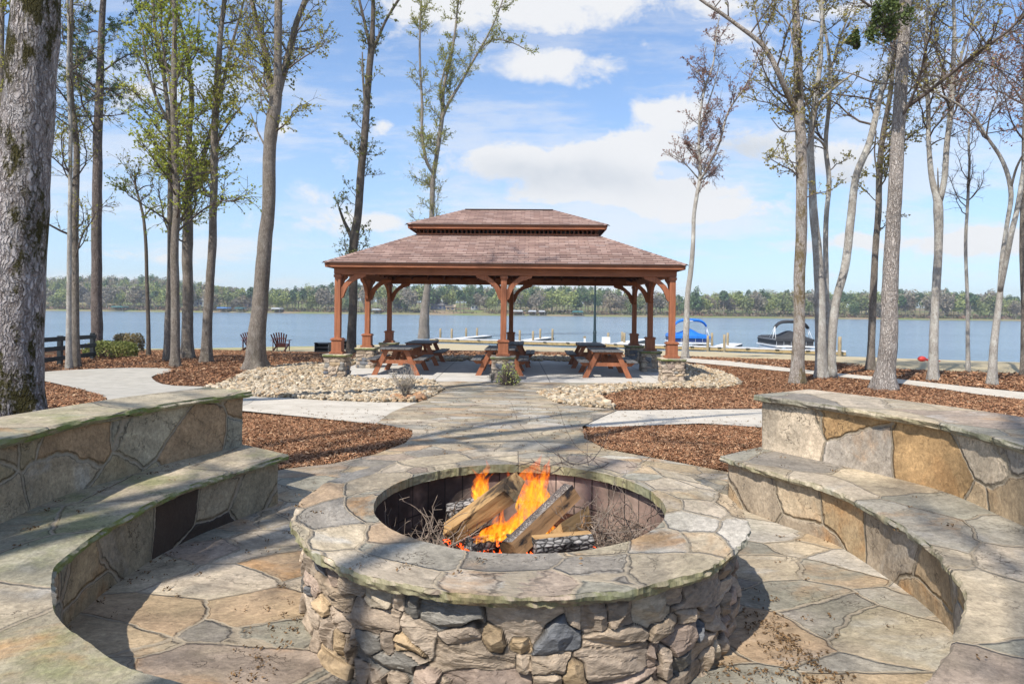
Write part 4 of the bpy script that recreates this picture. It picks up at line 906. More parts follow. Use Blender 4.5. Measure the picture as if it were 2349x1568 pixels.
# ---------------------------------------------------------------- dock, pilings, boats, lamp
DKZ = -1.45
def dkpt(s_):   # along the dock, metres from the left end
    a, b = np.array((-8.1, 62.3)), np.array((25.3, 47.8)); L = np.linalg.norm(b-a); d = (b-a)/L; return a+d*s_+np.array((d[1], -d[0]))*(-1.0)*math.sin(math.pi*s_/L)*1.0
DKL = 36.4
dk = empty('dock', (*dkpt(18), WZ), 'long low wooden dock along the shore with pale decking', 'dock')
P = np.array([dkpt(s_) for s_ in np.linspace(0, DKL, 24)]); T = np.gradient(P, axis=0); T /= np.linalg.norm(T, axis=1)[:, None]; Nn = np.stack([-T[:, 1], T[:, 0]], 1)
mt = MB(); ms = MB(); mf = MB(); A_, B_ = P, P+Nn*1.8
for m_, o0, o1, z0, z1 in ((mt, 0, 0, DKZ-.04, DKZ), (ms, .03, -.03, DKZ-.27, DKZ-.045), (mf, -.04, -2.2, DKZ-.10, DKZ+.035)):
    a = P+Nn*o0; b = P+Nn*(1.8+o1); X = np.stack([np.column_stack([a, a[:, 0]*0+z1]), np.column_stack([b, a[:, 0]*0+z1]), np.column_stack([b, a[:, 0]*0+z0]), np.column_stack([a, a[:, 0]*0+z0]), np.column_stack([a, a[:, 0]*0+z1])], 1)
    if m_ is mf: continue
    m_.grid(X, 0, False, flip=True); m_.add(X[0, :4], [(0, 1, 2, 3)]); m_.add(X[-1, :4], [(3, 2, 1, 0)])
mt.build('deck', M['dock_top'], dk); ms.build('skirt', M['dock_side'], dk)
mf.v = []; mf.f = []; mf.n = 0; mf.c = []; mf.uv = []
for s_ in np.arange(.8, DKL, 2.2): p = dkpt(s_); MB().box((p[0]-.02, p[1]-.05, DKZ-.012), (.30, .06, .05), 0, -.41).build('bumper', M['fence_black'], dk)
def finger(name, s_, L, lab, wdt=1.1, posts=()):
    p = dkpt(s_); i = min(23, int(s_/DKL*23)); d = Nn[i]; side = T[i]; e = empty('finger_pier', (*p, WZ), lab, 'pier', group='finger piers running out from the dock')
    a = p+d*1.82; b = p+d*(1.8+L); mb = MB(); mb.beam((*a, DKZ+.0), (*b, DKZ+.0), wdt, .05); mb.build('deck', M['white_deck'], e); mb = MB(); mb.beam((*a, DKZ-.13), (*b, DKZ-.13), wdt-.06, .20); mb.build('frame', M['dock_grey'], e)
M['white_deck'] = simple('pale finger decking', (.66, .655, .64), .8, .1, 3); M['dock_grey'] = simple('grey dock timber', (.20, .185, .16), .85, .2, 4)
finger('f', 2.2, 8.5, 'leftmost finger pier, pale topped, beyond the left picnic tables'); finger('f', 9.4, 8.0, 'finger pier just right of the pavilion centre post')
finger('f', 18.6, 9.5, 'finger pier right of the dark lamp post'); finger('f', 27.3, 6, 'short finger pier just right of the blue boat', 1.6)
def piling(px, yt, yb, Y, lab, r=.10):
    a = at(px, yb, Y); b = at(px, yt, Y); mb = MB(); z = np.linspace(WZ-.6, b[2], 6); P_ = np.column_stack([a[0]+rng.normal(0, .004, 6), np.full(6, Y), z]); mb.tube(P_, r*np.array([1.05, 1, 1, 1, .98, .93]), 12)
    mb.build('piling', M['piling'], loc=(a[0], Y, WZ-.6), label=lab, cat='piling', group='wooden mooring pilings')
for i, (px, yt, Y) in enumerate([(1010, 753, 65), (1036, 753.5, 63.5), (1069, 752, 68), (1094, 752, 69.5), (1192, 757, 60), (1222.5, 759, 60.5), (1239, 753.6, 64), (1267, 754, 64.5), (1395, 763, 57), (1427, 761, 61), (1432, 763, 58),
        (1623.6, 769, 52.3), (1633, 763, 55.5), (1661.5, 767, 52), (1669, 763, 55), (1926, 772, 47.2)]):
    where = ('left finger pier, leftmost of four', 'left finger pier, second from left', 'left finger pier, third from left', 'left finger pier, rightmost of four', 'middle finger pier, leftmost of four', 'middle finger pier, second from left', 'middle finger pier, third from left', 'middle finger pier, rightmost of four',
             'finger pier right of the lamp post, on its near side', 'finger pier right of the lamp post, paired taller piling', 'finger pier right of the lamp post, paired shorter piling', 'blue boat, touching its right side in front', 'blue boat, behind its right side', 'short pier right of the blue boat, nearer one', 'short pier right of the blue boat, farther one', 'right end of the long dock')[i]
    piling(px, yt, 800, Y, 'round wooden piling at the '+where, .11 if i < 15 else .13)
lp = at(1364, 789, 55.6); lpe = empty('lamp_post', (lp[0], 55.6, DKZ), 'dark slim lamp post rising from the dock behind the pavilion', 'lamp post')
mb = MB(); z = np.array([0, .02, .18, .2, .9, .95, 1.0, 1.05, 1.1, 1.15, 3, 5.6]); r = np.array([.2, .2, .19, .15, .14, .17, .17, .14, .17, .12, .10, .075]); mb.tube(np.column_stack([z*0+lp[0], z*0+55.6, z+DKZ]), r, 14, smooth=False); mb.build('pole', M['green_metal'], lpe)
mb = MB(); zz = np.array([5.58, 5.62, 5.66, 5.95, 6.0, 6.12, 6.2]); rr = np.array([.09, .16, .13, .19, .22, .08, .01]); mb.tube(np.column_stack([zz*0+lp[0], zz*0+55.6, zz+DKZ]), rr, 8, smooth=False); mb.build('lantern', M['glass'], lpe)
# white notice on a short post and a small dock box
p = at(1390, 795, 54.5); sg = empty('dock_sign', (p[0], p[1], float(terrain(p[0], p[1]))), 'small white notice board on a stake by the dock gangway', 'sign')
mb = MB(); mb.box((p[0], p[1], -1.05), (.72, .03, .52)); mb.build('panel', M['white'], sg); mb = MB(); mb.box((p[0], p[1]+.04, -1.4), (.07, .05, .8)); mb.build('post', M['dock_side'], sg)
p = at(1341, 788, 55.2); e = empty('power_pedestal', (p[0], p[1], DKZ), 'small brown and white utility post on the dock left of the lamp post', 'utility post')
mb = MB(); mb.box((p[0], p[1], DKZ+.26), (.16, .16, .52)); mb.build('body', M['white'], e); mb = MB(); mb.box((p[0], p[1], DKZ+.60), (.2, .2, .16)); mb.build('cap', M['piling'], e)
def pontoon(px, Y, wdt, lab, canvas, panel, tilt, logo=False):
    c = at(px, 760, Y)[:2]; b = empty('pontoon_boat', (c[0], c[1], WZ), lab, 'boat', -.10); h = wdt/2; L = 6.0
    mb = MB()
    for sx in (-1, 1): mb = MB(); mb.tube([(sx*(h-.35), .2, .18), (sx*(h-.35), .5, .16), (sx*(h-.35), L-.7, .16), (sx*(h-.35), L, .3)], [.10, .31, .31, .05], 14); mb.build('pontoon', M['alum'], b, local=True)
    mb = MB(); mb.box((0, L/2, .50), (2*h, L-.2, .09)); mb.build('deck', M['white'], b, local=True)
    mb = MB()
    for y in (.35, L-.3): mb.box((0, y, .80), (2*h-.12, .03, .46))
    for sx in (-1, 1): mb.box((sx*(h-.06), L/2, .80), (.03, L-.7, .46))
    mb.build('fence_panel', M[panel], b, local=True)
    mb = MB()
    for z_ in (.58, 1.06):
        for y in (.32, L-.27): mb.tube([(-h+.05, y, z_), (h-.05, y, z_)], .018, 6)
        for sx in (-1, 1): mb.tube([(sx*(h-.03), .32, z_), (sx*(h-.03), L-.27, z_)], .018, 6)
    for x in np.linspace(-h+.05, h-.05, 6): mb.tube([(x, .31, .55), (x, .31, 1.07)], .018, 6)
    mb.build('rail', M['alum'], b, local=True)
    # cover: skirt plus peaked tarp
    n, m_ = 40, 30; x = np.linspace(-1, 1, n); y = np.linspace(0, 1, m_); Xg, Yg = np.meshgrid(x, y, indexing='ij')
    edge = np.minimum(1, np.minimum((1-np.abs(Xg))*5, np.minimum(Yg, 1-Yg)*9)); pk = np.exp(-((Xg/.42)**2))*np.exp(-(((Yg-.30)/.35)**2))
    Zg = 1.10+.16*np.sqrt(edge)+.50*pk*edge+.05*fbm(Xg*3, Yg*5, px); Zg = np.where(edge < .02, .93, Zg)
    mb = MB(); mb.grid(np.stack([Xg*(h+.02), .28+Yg*(L-.5), Zg], -1), flip=False); 
    for k in range(1): mb.box((0, .275, 1.02), (2*h+.02, .012, .22))
    mb.build('cover', M[canvas], b, local=True)
    # bimini folded up on its bows
    t = np.linspace(0, 1, 25); a = (t*2-1); arch = np.column_stack([a*(h-.20), np.full(25, 1.25), 2.52-.42*np.abs(a)**5.0-.06*a**2]); mb = MB()
    X = []
    for an in np.linspace(0, 2*math.pi, 15): X.append(arch+np.array([0, math.cos(an)*.42, math.sin(an)*.13]))
    mb.grid(np.stack(X, 1), flip=False); mb.build('bimini', M[canvas], b, local=True)
    for sx in (-1, 1):
        mb = MB(); mb.tube([(sx*(h-.20), 1.25, 2.1), (sx*(h-.12), 1.25, 1.6), (sx*(h-.02), 1.3, 1.05)], [.035, .04, .03], 8); mb.tube([(sx*(h-.20), 1.25, 2.12), (sx*(h-.05), 2.4, 1.05)], .02, 6); mb.tube([(sx*(h-.20), 1.25, 2.12), (sx*(h-.04), .5, 1.05)], .015, 6)
        mb.build('bow', M['white'], b, local=True)
    if logo:
        mb = MB(); mb.box((-.05, .82, 2.46), (.30, .012, .05)); mb.box((.12, .82, 2.44), (.12, .012, .03)); mb.build('emblem', M['white'], b, local=True)
    return b
pontoon(1589, 55.2, 3.15, 'pontoon boat with bright blue canvas top and cover at the dock', 'blue_canvas', 'navy', 0, True)
pontoon(1827, 51.2, 3.0, 'pontoon boat with charcoal grey canvas top and cover at the dock', 'dark_canvas', 'dark_canvas', 0)
# ---------------------------------------------------------------- small things in the grove
def adirondack(px, py, rz, lab):
    p = hit(px, py); e = empty('adirondack_chair', tuple(p), lab, 'chair', rz, 'dark red adirondack chairs facing the lake')
    mb = MB()
    for k in range(7):       # fan back seen from behind
        a = (k-3)*.085; x0 = (k-3)*.062; x1 = x0+math.sin(a)*.75; hh = .97-.012*(k-3)**2
        mb.beam((x0, -.12, .22), (x1, -.40, hh), .062, .018, up=(0, 1, .3))
    mb.build('backrest', M['darkred'], e, local=True)
    mb = MB(); mb.box((0, -.16, .36), (.50, .03, .06)); mb.box((0, -.30, .66), (.56, .025, .05))
    for sx in (-1, 1): mb.beam((sx*.27, -.48, .02), (sx*.27, .45, .36), .022, .11)
    mb.build('frame', M['darkred'], e, local=True)
    mb = MB()
    for k in range(6): mb.box((0, -.08+k*.09, .26+k*.022), (.52, .075, .018))
    mb.build('seat', M['darkred'], e, local=True)
    for sx in (-1, 1):
        mb = MB(); mb.box((sx*.35, .05, .56), (.13, .74, .022)); mb.build('armrest', M['darkred'], e, local=True)
        mb = MB(); mb.box((sx*.30, .38, .28), (.03, .09, .54)); mb.box((sx*.30, -.30, .28), (.025, .07, .54)); mb.build('leg', M['darkred'], e, local=True)
    return e
adirondack(644.5, 806, R(4), 'dark red slatted adirondack chair seen from behind, right of the leaning trunk')
adirondack(578, 805, R(-14), 'dark red adirondack chair mostly hidden behind the leaning trunk')
def grill(px, pyt, pyb, Y, wdt, lab, rz):
    a = at(px, pyt, Y); zb = float(terrain(a[0], Y)); e = empty('park_grill', (a[0], Y, zb), lab, 'grill', rz, 'black steel park grills'); H = a[2]-zb
    mb = MB(); w2 = wdt/2; t = .025; z0 = H-.50
    mb.box((0, 0, z0), (wdt, .45, t)).box((-w2, 0, z0+.24), (t, .45, .48)).box((w2, 0, z0+.24), (t, .45, .48)).box((0, .22, z0+.22), (wdt, t, .44)).box((0, -.2, z0+.05), (wdt, t, .10)); mb.box((0, .0, H-.012), (wdt+.06, .5, .024)); mb.build('firebox', M['black_metal'], e, local=True)
    mb = MB()
    for k in range(12): mb.box((-w2+.06+k*(wdt-.12)/11, -.02, z0+.26), (.012, .38, .012))
    mb.build('grate', M['alum'], e, local=True); mb = MB(); mb.tube([(0, 0, -.2), (0, 0, z0)], .045, 10); mb.build('post', M['black_metal'], e, local=True)
    for sx in (-1, 1):
        for k in range(4): MB().tube([(sx*(w2-.015), -.24, z0+.10+k*.09), (sx*(w2+.02), -.29, z0+.10+k*.09)], .012, 6).build('height_pin', M['alum'], e, local=True)
grill(741, 785, 808, 31, .68, 'black steel park grill left of the front left pavilion post', 0); grill(783, 779, 800, 34, .75, 'black steel park grill right of the front left pavilion post', .1)
def mk_fence():
    p1 = hit(137.5, 838); p2 = hit(212, 824.5); d = (p2-p1)[:2]; L = np.linalg.norm(d); d /= L; e = empty('rail_fence', tuple(p2), 'black three-rail wooden fence ending near the clipped shrubs', 'fence')
    pts = [p2[:2], p1[:2], p1[:2]-d*2.6, p1[:2]-d*5.2, p1[:2]-d*7.8]
    for q in pts: z_ = float(terrain(*q)); mb = MB(); mb.box((q[0], q[1], z_+.42), (.15, .12, 1.02), 0, math.atan2(d[1], d[0])); mb.build('post', M['fence_black'], e, bevel=.008)
    for k, z_ in enumerate((.80, .51, .20)):
        mb = MB(); a = p2[:2]+d*.05; b = pts[-1]-d*.1; n_ = np.array((d[1], -d[0]))*.09
        mb.beam((*(a+n_), float(terrain(*a))+z_), (*(b+n_), float(terrain(*b))+z_), .035, .135, up=(0, 0, 1)); mb.build('rail', M['fence_black'], e, bevel=.004)
mk_fence()
p = hit(291, 800); mb = MB(); q = at(291, 782, 47); mb.tube([(q[0], 47, WZ-.4), (q[0]+.01, 47, q[2]), (q[0], 47, at(291, 764, 47)[2])], [.19, .19, .18], 10, smooth=False); mb.build('mooring_post', M['piling'], loc=(q[0], 47, WZ), label='thick weathered wooden post at the water edge behind the shrubs', cat='post')
# red beached float
p = hit(2115, 829); rd = empty('red_float', tuple(p), 'small red plastic float lying on the far right shore', 'float'); mb = MB(); mb.add(IV2*np.array((.19, .14, .12))+np.array((0, 0, .12)), IF2, 0, True); mb.build('float_body', M['red'], rd, local=True)
mb = MB(); mb.tube([(.2, 0, .09), (.5, .05, .04), (.8, 0, .03)], [.05, .04, .02], 8); mb.build('strap', M['red'], rd, local=True)
def bush(name, px, py, wd, ht, dp, leaf, lab, n, size, Y=None, flat=True, twigs=60, boxy=True, cat='shrub', leaf2=None):
    p = hit(px, py) if Y is None else at(px, py, Y); 
    if Y is not None: p[2] = float(terrain(p[0], p[1]))
    e = empty(name, tuple(p), lab, cat); rg = np.random.default_rng(int(px)); k = n; q = rg.normal(size=(k, 3)); q /= np.linalg.norm(q, axis=1)[:, None]; rad = rg.uniform(.72, 1.0, (k, 1))**.6
    if boxy: q = np.sign(q)*np.abs(q)**.6
    q = q*rad*np.array((wd/2, dp/2, ht/2)); q[:, 2] = np.abs(q[:, 2]+ht/2*.15); q[:, 2] = np.minimum(q[:, 2]*1.5+ht*.12, ht*(1+.03*rg.normal(size=k))); q *= (1+.10*fbm(q[:, 0]*4, q[:, 1]*4, q[:, 2]*4))[:, None]
    mb = MB(); leaves_batch(mb, q, size, 0, rg=rg); mb.build('foliage', M[leaf], e, local=True)
    mb = MB(); A = np.zeros((twigs, 3)); A[:, :2] = rg.normal(0, .05, (twigs, 2)); j = rg.integers(0, k, twigs); tubes_batch(mb, A, q[j]*.97, .012, .004); mb.build('stems', M['twig'], e, local=True); return e
M['leaf_yew'] = leafmat('clipped yew', (.045, .075, .022), (.10, .13, .045), .2); M['leaf_tan'] = leafmat('dry winter shrub', (.22, .17, .08), (.30, .25, .13), .3); M['leaf_spike'] = leafmat('spiky green', (.26, .29, .08), (.42, .44, .16), .4)
bush('clipped_shrub', 254, 820, 1.75, .62, 1.0, 'leaf_dull', 'low clipped olive shrub at the end of the black fence', 3000, .05)
bush('clipped_shrub', 264, 804, 1.9, .52, .9, 'leaf_yew', 'flat-topped dark green shrub behind the low olive one', 3000, .05)
bush('clipped_shrub', 294, 811, 1.15, .88, .9, 'leaf_tan', 'rounded tan shrub right of the dark flat-topped one', 2400, .05)
bush('leafy_shrub', 1166, 886, .62, .62, .5, 'leaf_spike', 'small yellow green shrub in front of the centre pavilion pier', 200, .04, boxy=False, twigs=130)
def twiggy(px, py, ht, wd, lab, n=26, seed=3):
    p = hit(px, py); e = empty('bare_shrub', tuple(p), lab, 'shrub'); rg = np.random.default_rng(seed); mb = MB(); A = []; B = []; ra = []; L = []
    for _ in range(n):
        a = rg.uniform(0, 6.28); sp = rg.uniform(.1, 1)*wd/2; h = ht*rg.uniform(.55, 1); pts = [np.zeros(3)]
        for k in range(1, 6): t = k/5; pts.append(np.array((math.cos(a)*sp*t**1.3, math.sin(a)*sp*t**1.3, h*t))+rg.normal(0, .012, 3))
        for k in range(5):
            A.append(pts[k]); B.append(pts[k+1]); ra.append(.007*(1-k*.13))
            if k > 0:
                for _q in range(3): q = pts[k]+(pts[k+1]-pts[k])*rg.uniform(); d = rg.normal(size=3); d[2] = abs(d[2])+.3; d /= np.linalg.norm(d); A.append(q); B.append(q+d*rg.uniform(.06, .16)); ra.append(.0035); L.append(B[-1])
    ra = np.array(ra); tubes_batch(mb, A, B, ra, ra*.6); mb.build('stems', M['twig_pale'], e, local=True); mb = MB(); leaves_batch(mb, np.array(L)[::3], .02, rg=rg); mb.build('buds', M['leaf_tan'], e, local=True)
twiggy(931, 919, .66, .72, 'bare twiggy shrub in the left river rock bed'); twiggy(1128, 880, .35, .3, 'tiny bare shrub left of the centre pavilion pier', 9, 5)
rocks('brown_stones', [gp(x, y, -.25)[:2] for x, y in ((888, 922), (925, 928), (985, 922), (960, 912), (900, 912))], 60, .06, 77, pal=[(.30, .17, .09), (.36, .22, .12), (.25, .15, .09)])
# ---------------------------------------------------------------- trees of the grove
TREE_TWIGS = 0
def mk_tree(name, label, stems, Y=None, bk='bark_grey', leaf='leaf_dull', dens=1.0, ls=.055, start=4.0, twig='twig', blen=1.0, up=.5, seed=1, flare=1.25, extra=4.0, base=None,
            pine=False, n1=2.2, tw=1.0, group=None, low=0, stubs=0, sub=None, world=None, leaf2=None, relief=0):
    """stems: list of traced limbs, each [(px, py, width_px), ...] at the depth of the tree's foot; world: limbs already in metres"""
    rg = np.random.default_rng(seed*7919+13)
    if world is None:
        f = hit(*(base or stems[0][0][:2])); Yd = Y or f[1]; f = at(*(base or stems[0][0][:2]), Yd) if Y else f; f[2] = float(terrain(f[0], f[1])); Yd = f[1]
    else: f = np.array(world[0][0][:3], float); f[2] = float(terrain(f[0], f[1]))
    e = empty(name, tuple(f), label, 'tree', group=group); tm = MB(); cm = MB(); L3 = []
    paths = []
    src = world if world is not None else stems
    for si, st in enumerate(src):
        if world is not None: P = np.array([s_[:3] for s_ in st], float); W = np.array([s_[3] for s_ in st], float)/2
        else:
            dy = 0 if si == 0 else rg.uniform(-.9, .9); n = len(st)
            P = np.array([at(s_[0], s_[1], Yd+(s_[3] if len(s_) > 3 else dy*min(1, j/2))) for j, s_ in enumerate(st)]); W = np.array([s_[2]/math.sqrt(1+((s_[0]-PX0)/F)**2) for s_ in st], float)/2/F*Yd
        if si == 0: P[0, 2] = f[2]-.12
        if world is None and len(st) > 1 and st[-1][1] < 20 and extra:        # limbs that leave the photograph go on upward
            d = P[-1]-P[-2]; d /= np.linalg.norm(d); d = d*.8+np.array((0, 0, .35)); k = 3
            for j in range(1, k+1): P = np.vstack([P, P[-1]+d*extra/k+rg.normal(0, .12, 3)*(1, 1, 0)]); W = np.append(W, W[-1]*(.72 if j < k else .2))
        L = np.concatenate([[0], np.cumsum(np.linalg.norm(np.diff(P, axis=0), axis=1))]); N = max(8, int(L[-1]/.22)); S = np.linspace(0, L[-1], N); Q = spline(P, N); Wr = np.interp(S, L, W)
        amp = Wr*.12; Q = Q+np.stack([fbm(S*.8, si*3+seed), fbm(S*.8, si*3+seed+50), S*0], 1)*amp[:, None]
        Wr = Wr*(1+.05*fbm(S*2.5, seed+si, 9))
        if si == 0: Wr = Wr*(1+(flare-1)*np.exp(-((Q[:, 2]-f[2])/.22).clip(0)**1.2))
        seg = 26 if Wr[0] > .15 else (14 if Wr[0] > .07 else 9)
        b0 = tm.n; tm.tube(Q, Wr, seg, 0)
        V = tm.v[-1]
        if relief or Wr[0] > .1:    # uneven girth, root flare lobes, knots
            ctr = np.repeat(Q, seg, 0); d = V-ctr; r = np.linalg.norm(d, axis=1)+1e-9; a = np.arctan2(d[:, 1], d[:, 0]); zz = V[:, 2]-f[2]
            k = .05*fbm(V[:, 0]*3, V[:, 1]*3, V[:, 2]*1.2, 3)+.03*fbm(V[:, 0]*14, V[:, 1]*14, V[:, 2]*4, 3)
            if si == 0: k = k+.20*np.exp(-(zz/.22).clip(0))*np.cos(a*5+seed)+.05*np.cos(a*2+seed)*np.exp(-zz.clip(0)/1.5)
            V += d*k[:, None]
        paths.append((Q, Wr, S))
    # side branches
    B1 = []
    for si, (Q, Wr, S) in enumerate(paths):
        H = Q[:, 2]-f[2]; ok = np.where(H > start)[0]
        if len(ok) < 2: continue
        m_ = int((S[ok[-1]]-S[ok[0]])*n1*(1 if si == 0 else .9)); top = H.max()
        for _ in range(m_):
            i = int(rg.choice(ok)); t = (H[i]-start)/max(top-start, 1); td = Q[min(i+1, len(Q)-1)]-Q[max(i-1, 0)]; td /= np.linalg.norm(td)
            az = rg.uniform(0, 6.28); out = np.array((math.cos(az), math.sin(az), 0)); el = rg.normal(up, .25) if not pine else rg.normal(.25, .3)
            d = out+np.array((0, 0, 1))*el+td*.3; d /= np.linalg.norm(d); ln = blen*rg.uniform(.5, 1.25)*(2.1-.9*t)*(.55 if low and H[i] < low else 1)
            r0 = min(Wr[i]*.42, ln*.0135+.004); n = 7; pts = [Q[i]]; dd = d.copy()
            for k in range(n-1): dd = dd+rg.normal(0, .20, 3)+np.array((0, 0, .10 if not pine else (.10 if k > 3 else -.02))); dd /= np.linalg.norm(dd); pts.append(pts[-1]+dd*ln/(n-1))
            B1.append((np.array(pts), r0, ln))
    for pts, r0, ln in B1: tm.tube(pts, np.linspace(r0, r0*.3, len(pts)), 6, 1, cap=False)
    A, Bq, ra = [], [], []; tips = []
    for pts, r0, ln in B1:
        m_ = max(3, int(ln*8.0*tw))
        for _ in range(m_):
            i = rg.integers(1, len(pts)-1); q = pts[i]+(pts[i+1]-pts[i])*rg.uniform(); base_d = pts[i+1]-pts[i]; base_d /= np.linalg.norm(base_d)
            d = base_d*.7+rg.normal(0, .55, 3)+np.array((0, 0, .22)); d /= np.linalg.norm(d); l2 = ln*rg.uniform(.15, .42); c = q; r2 = r0*.34+.001
            for k in range(3):
                d = d+rg.normal(0, .18, 3); d /= np.linalg.norm(d); c2 = c+d*l2/3; A.append(c); Bq.append(c2); ra.append(r2*(1-.22*k)); 
                for _q in range(int(round(2.1*tw))):
                    dt = d+rg.normal(0, .6, 3); dt /= np.linalg.norm(dt); l3 = l2*rg.uniform(.18, .5); c3 = c+(c2-c)*rg.uniform(); A.append(c3); Bq.append(c3+dt*l3); ra.append(max(.0028, r2*.45)); tips.append((c3, dt*l3))
                c = c2
            tips.append((c, d*l2*.15))
    if A: ra = np.array(ra); tubes_batch(tm, A, Bq, ra, ra*.55, 1)
    trunk = tm.build('trunk', [M[bk], M[twig]], e)
    if tips and dens > 0:
        T0 = np.array([t[0] for t in tips]); T1 = np.array([t[1] for t in tips]); nl = int(len(tips)*2.6*dens); ls = ls*.80; j = rg.integers(0, len(tips), nl)
        P = T0[j]+T1[j]*rg.uniform(.3, 1.1, (nl, 1))+rg.normal(0, .012, (nl, 3)); 
        cl = fbm(T0[:, 0]*.55, T0[:, 1]*.55, T0[:, 2]*.55+seed, 2); keep = cl[j] > -.28+rg.uniform(-.25, .25, nl); P = P[keep]
        if pine:
            k = len(P); Pn = np.repeat(P, 5, 0)+rg.normal(0, .035, (k*5, 3)); leaves_batch(cm, Pn, .028, 0, elong=5.5, rg=rg)
        else: leaves_batch(cm, P, ls, 0, elong=1.5, rg=rg)
        cm.build('crown', M[leaf], e)
    return e
W_ = lambda *a: [tuple(x) for x in a]
mk_tree('oak_tree', 'massive foreground trunk with shaggy mossy bark at the left edge', [[(33, 950, 148), (36, 900, 144), (45, 600, 138), (57, 330, 130), (70, 150, 122), (84, 0, 116)]], bk='bark_big', leaf='leaf_dull', dens=.9, start=7.5, seed=1, flare=1.12, extra=7, n1=2.4, blen=1.6, relief=1)
mk_tree('slim_tree', 'thin trunk cut by the left photo edge behind the mossy giant', [[(2, 850, 14), (3, 600, 14), (4, 300, 13), (5, 0, 11)]], bk='bark_grey', leaf='leaf_yg', dens=1.2, start=4, seed=2, blen=.8)
mk_tree('slim_tree', 'slender pale-footed trunk close beside the left fence post', [[(157, 847, 17), (158, 740, 13), (160, 500, 11), (162, 350, 10), (162, 290, 10), (156, 180, 8), (158, 60, 7), (155, 0, 6)]], bk='bark_pale', leaf='leaf_yg', dens=.55, start=3.5, seed=3, blen=1.0)
mk_tree('slim_tree', 'straight grey trunk standing just right of the slender pale one', [[(175, 838, 21), (172.5, 690, 18), (172, 500, 17), (173.5, 300, 15), (165, 233, 12), (162, 133, 11), (163, 33, 10), (164, 0, 9)]], Y=19.0, bk='bark_grey', leaf='leaf_yg', dens=.35, start=3.0, seed=4, blen=1.0, n1=2.6)
mk_tree('pine_tree', 'tall dark pine with needle branches behind the fence end', [[(222, 812, 28), (222, 700, 26), (222, 500, 24), (225, 300, 22), (230, 167, 19), (235, 33, 15), (237, 0, 14)]], bk='bark_pine', leaf='needle', dens=.55, start=6.5, seed=5, pine=True, n1=2.7, blen=1.35, tw=.8)
mk_tree('sapling', 'thin dark sapling with short forked top left of the tree cluster', [[(341, 817, 11), (340, 740, 10), (337, 660, 9), (332, 527, 8), (329, 500, 7), (320, 460, 6), (310, 420, 5), (309, 394, 4)], [(329, 500, 5), (345, 480, 4), (372, 470, 2)], [(314, 440, 4), (330, 428, 3), (352, 424, 2)]], bk='bark_dark', leaf='leaf_dull', dens=.35, start=4.6, seed=6, blen=.75, extra=0, n1=5)
mk_tree('broadleaf_tree', 'brown-grey trunk at the back left of the four-tree cluster', [[(384, 827, 20), (385, 740, 17), (390, 627, 14), (390, 500, 13), (389, 300, 12), (374, 167, 10), (360, 100, 9), (350, 0, 8)], [(388, 283, 9), (365, 240, 8), (334, 133, 6), (327, 67, 4)]], bk='bark_grey', leaf='leaf_bright', dens=1.1, start=4.2, seed=7, n1=3.0, ls=.065)
mk_tree('broadleaf_tree', 'front trunk of the cluster, nearest the left path', [[(402, 842, 25), (402, 760, 22), (402, 694, 21), (402, 527, 19), (404, 500, 18), (399, 300, 16), (399, 167, 13), (399, 0, 10)], [(401, 330, 9), (390, 200, 7), (372, 90, 5), (370, 0, 4)]], bk='bark_grey', leaf='leaf_bright', dens=1.0, start=4.0, seed=8, n1=3.0, ls=.065)
mk_tree('broadleaf_tree', 'thick trunk forking low, third from left in the cluster', [[(430, 822, 32), (430, 740, 27), (430, 627, 25), (430, 560, 26), (431, 500, 23), (430, 457, 22), (434, 400, 15), (434, 300, 14), (440, 233, 12), (430, 133, 10), (424, 100, 9), (400, 0, 7)],
        [(431, 452, 15), (450, 410, 12), (474, 334, 11), (492, 270, 9), (510, 200, 8), (530, 110, 7), (547, 50, 6), (560, 0, 5)], [(428, 460, 10), (418, 448, 8), (410, 430, 7), (404, 400, 5)], [(436, 500, 7), (446, 480, 5), (452, 452, 3)]], bk='bark_grey', leaf='leaf_bright', dens=1.15, start=4.0, seed=9, n1=3.0, ls=.065)
mk_tree('broadleaf_tree', 'slightly leaning trunk, rightmost of the leafy cluster', [[(471, 832, 30), (474, 760, 24), (480, 660, 21), (489, 527, 19), (489, 500, 18), (492, 367, 18), (494, 267, 17), (500, 167, 15), (507, 67, 12), (514, 0, 11)], [(497, 330, 6), (520, 290, 4), (552, 245, 3)]], bk='bark_grey', leaf='leaf_yg', dens=1.3, start=4.6, seed=10, n1=3.2, ls=.062)
mk_tree('leaning_tree', 'large leaning trunk with three-way fork left of the pavilion', [[(584, 848, 50), (588, 790, 42), (597, 694, 37), (611, 527, 32), (614, 500, 31), (619, 333, 29), (624, 290, 31), (631, 233, 30), (636, 200, 22), (637, 150, 19), (638, 70, 18), (639, 0, 17)],
        [(629, 240, 20), (619, 183, 17), (611, 133, 15), (594, 67, 13), (577, 0, 12)], [(634, 225, 22), (646, 180, 18), (664, 117, 16), (681, 50, 14), (701, 0, 13)], [(608, 335, 5), (590, 300, 4), (575, 260, 3)], [(615, 235, 5), (590, 190, 4), (560, 130, 3)]], bk='bark_grey', leaf='leaf_yg', dens=1.0, start=6.2, seed=11, flare=1.5, n1=2.6, ls=.055)
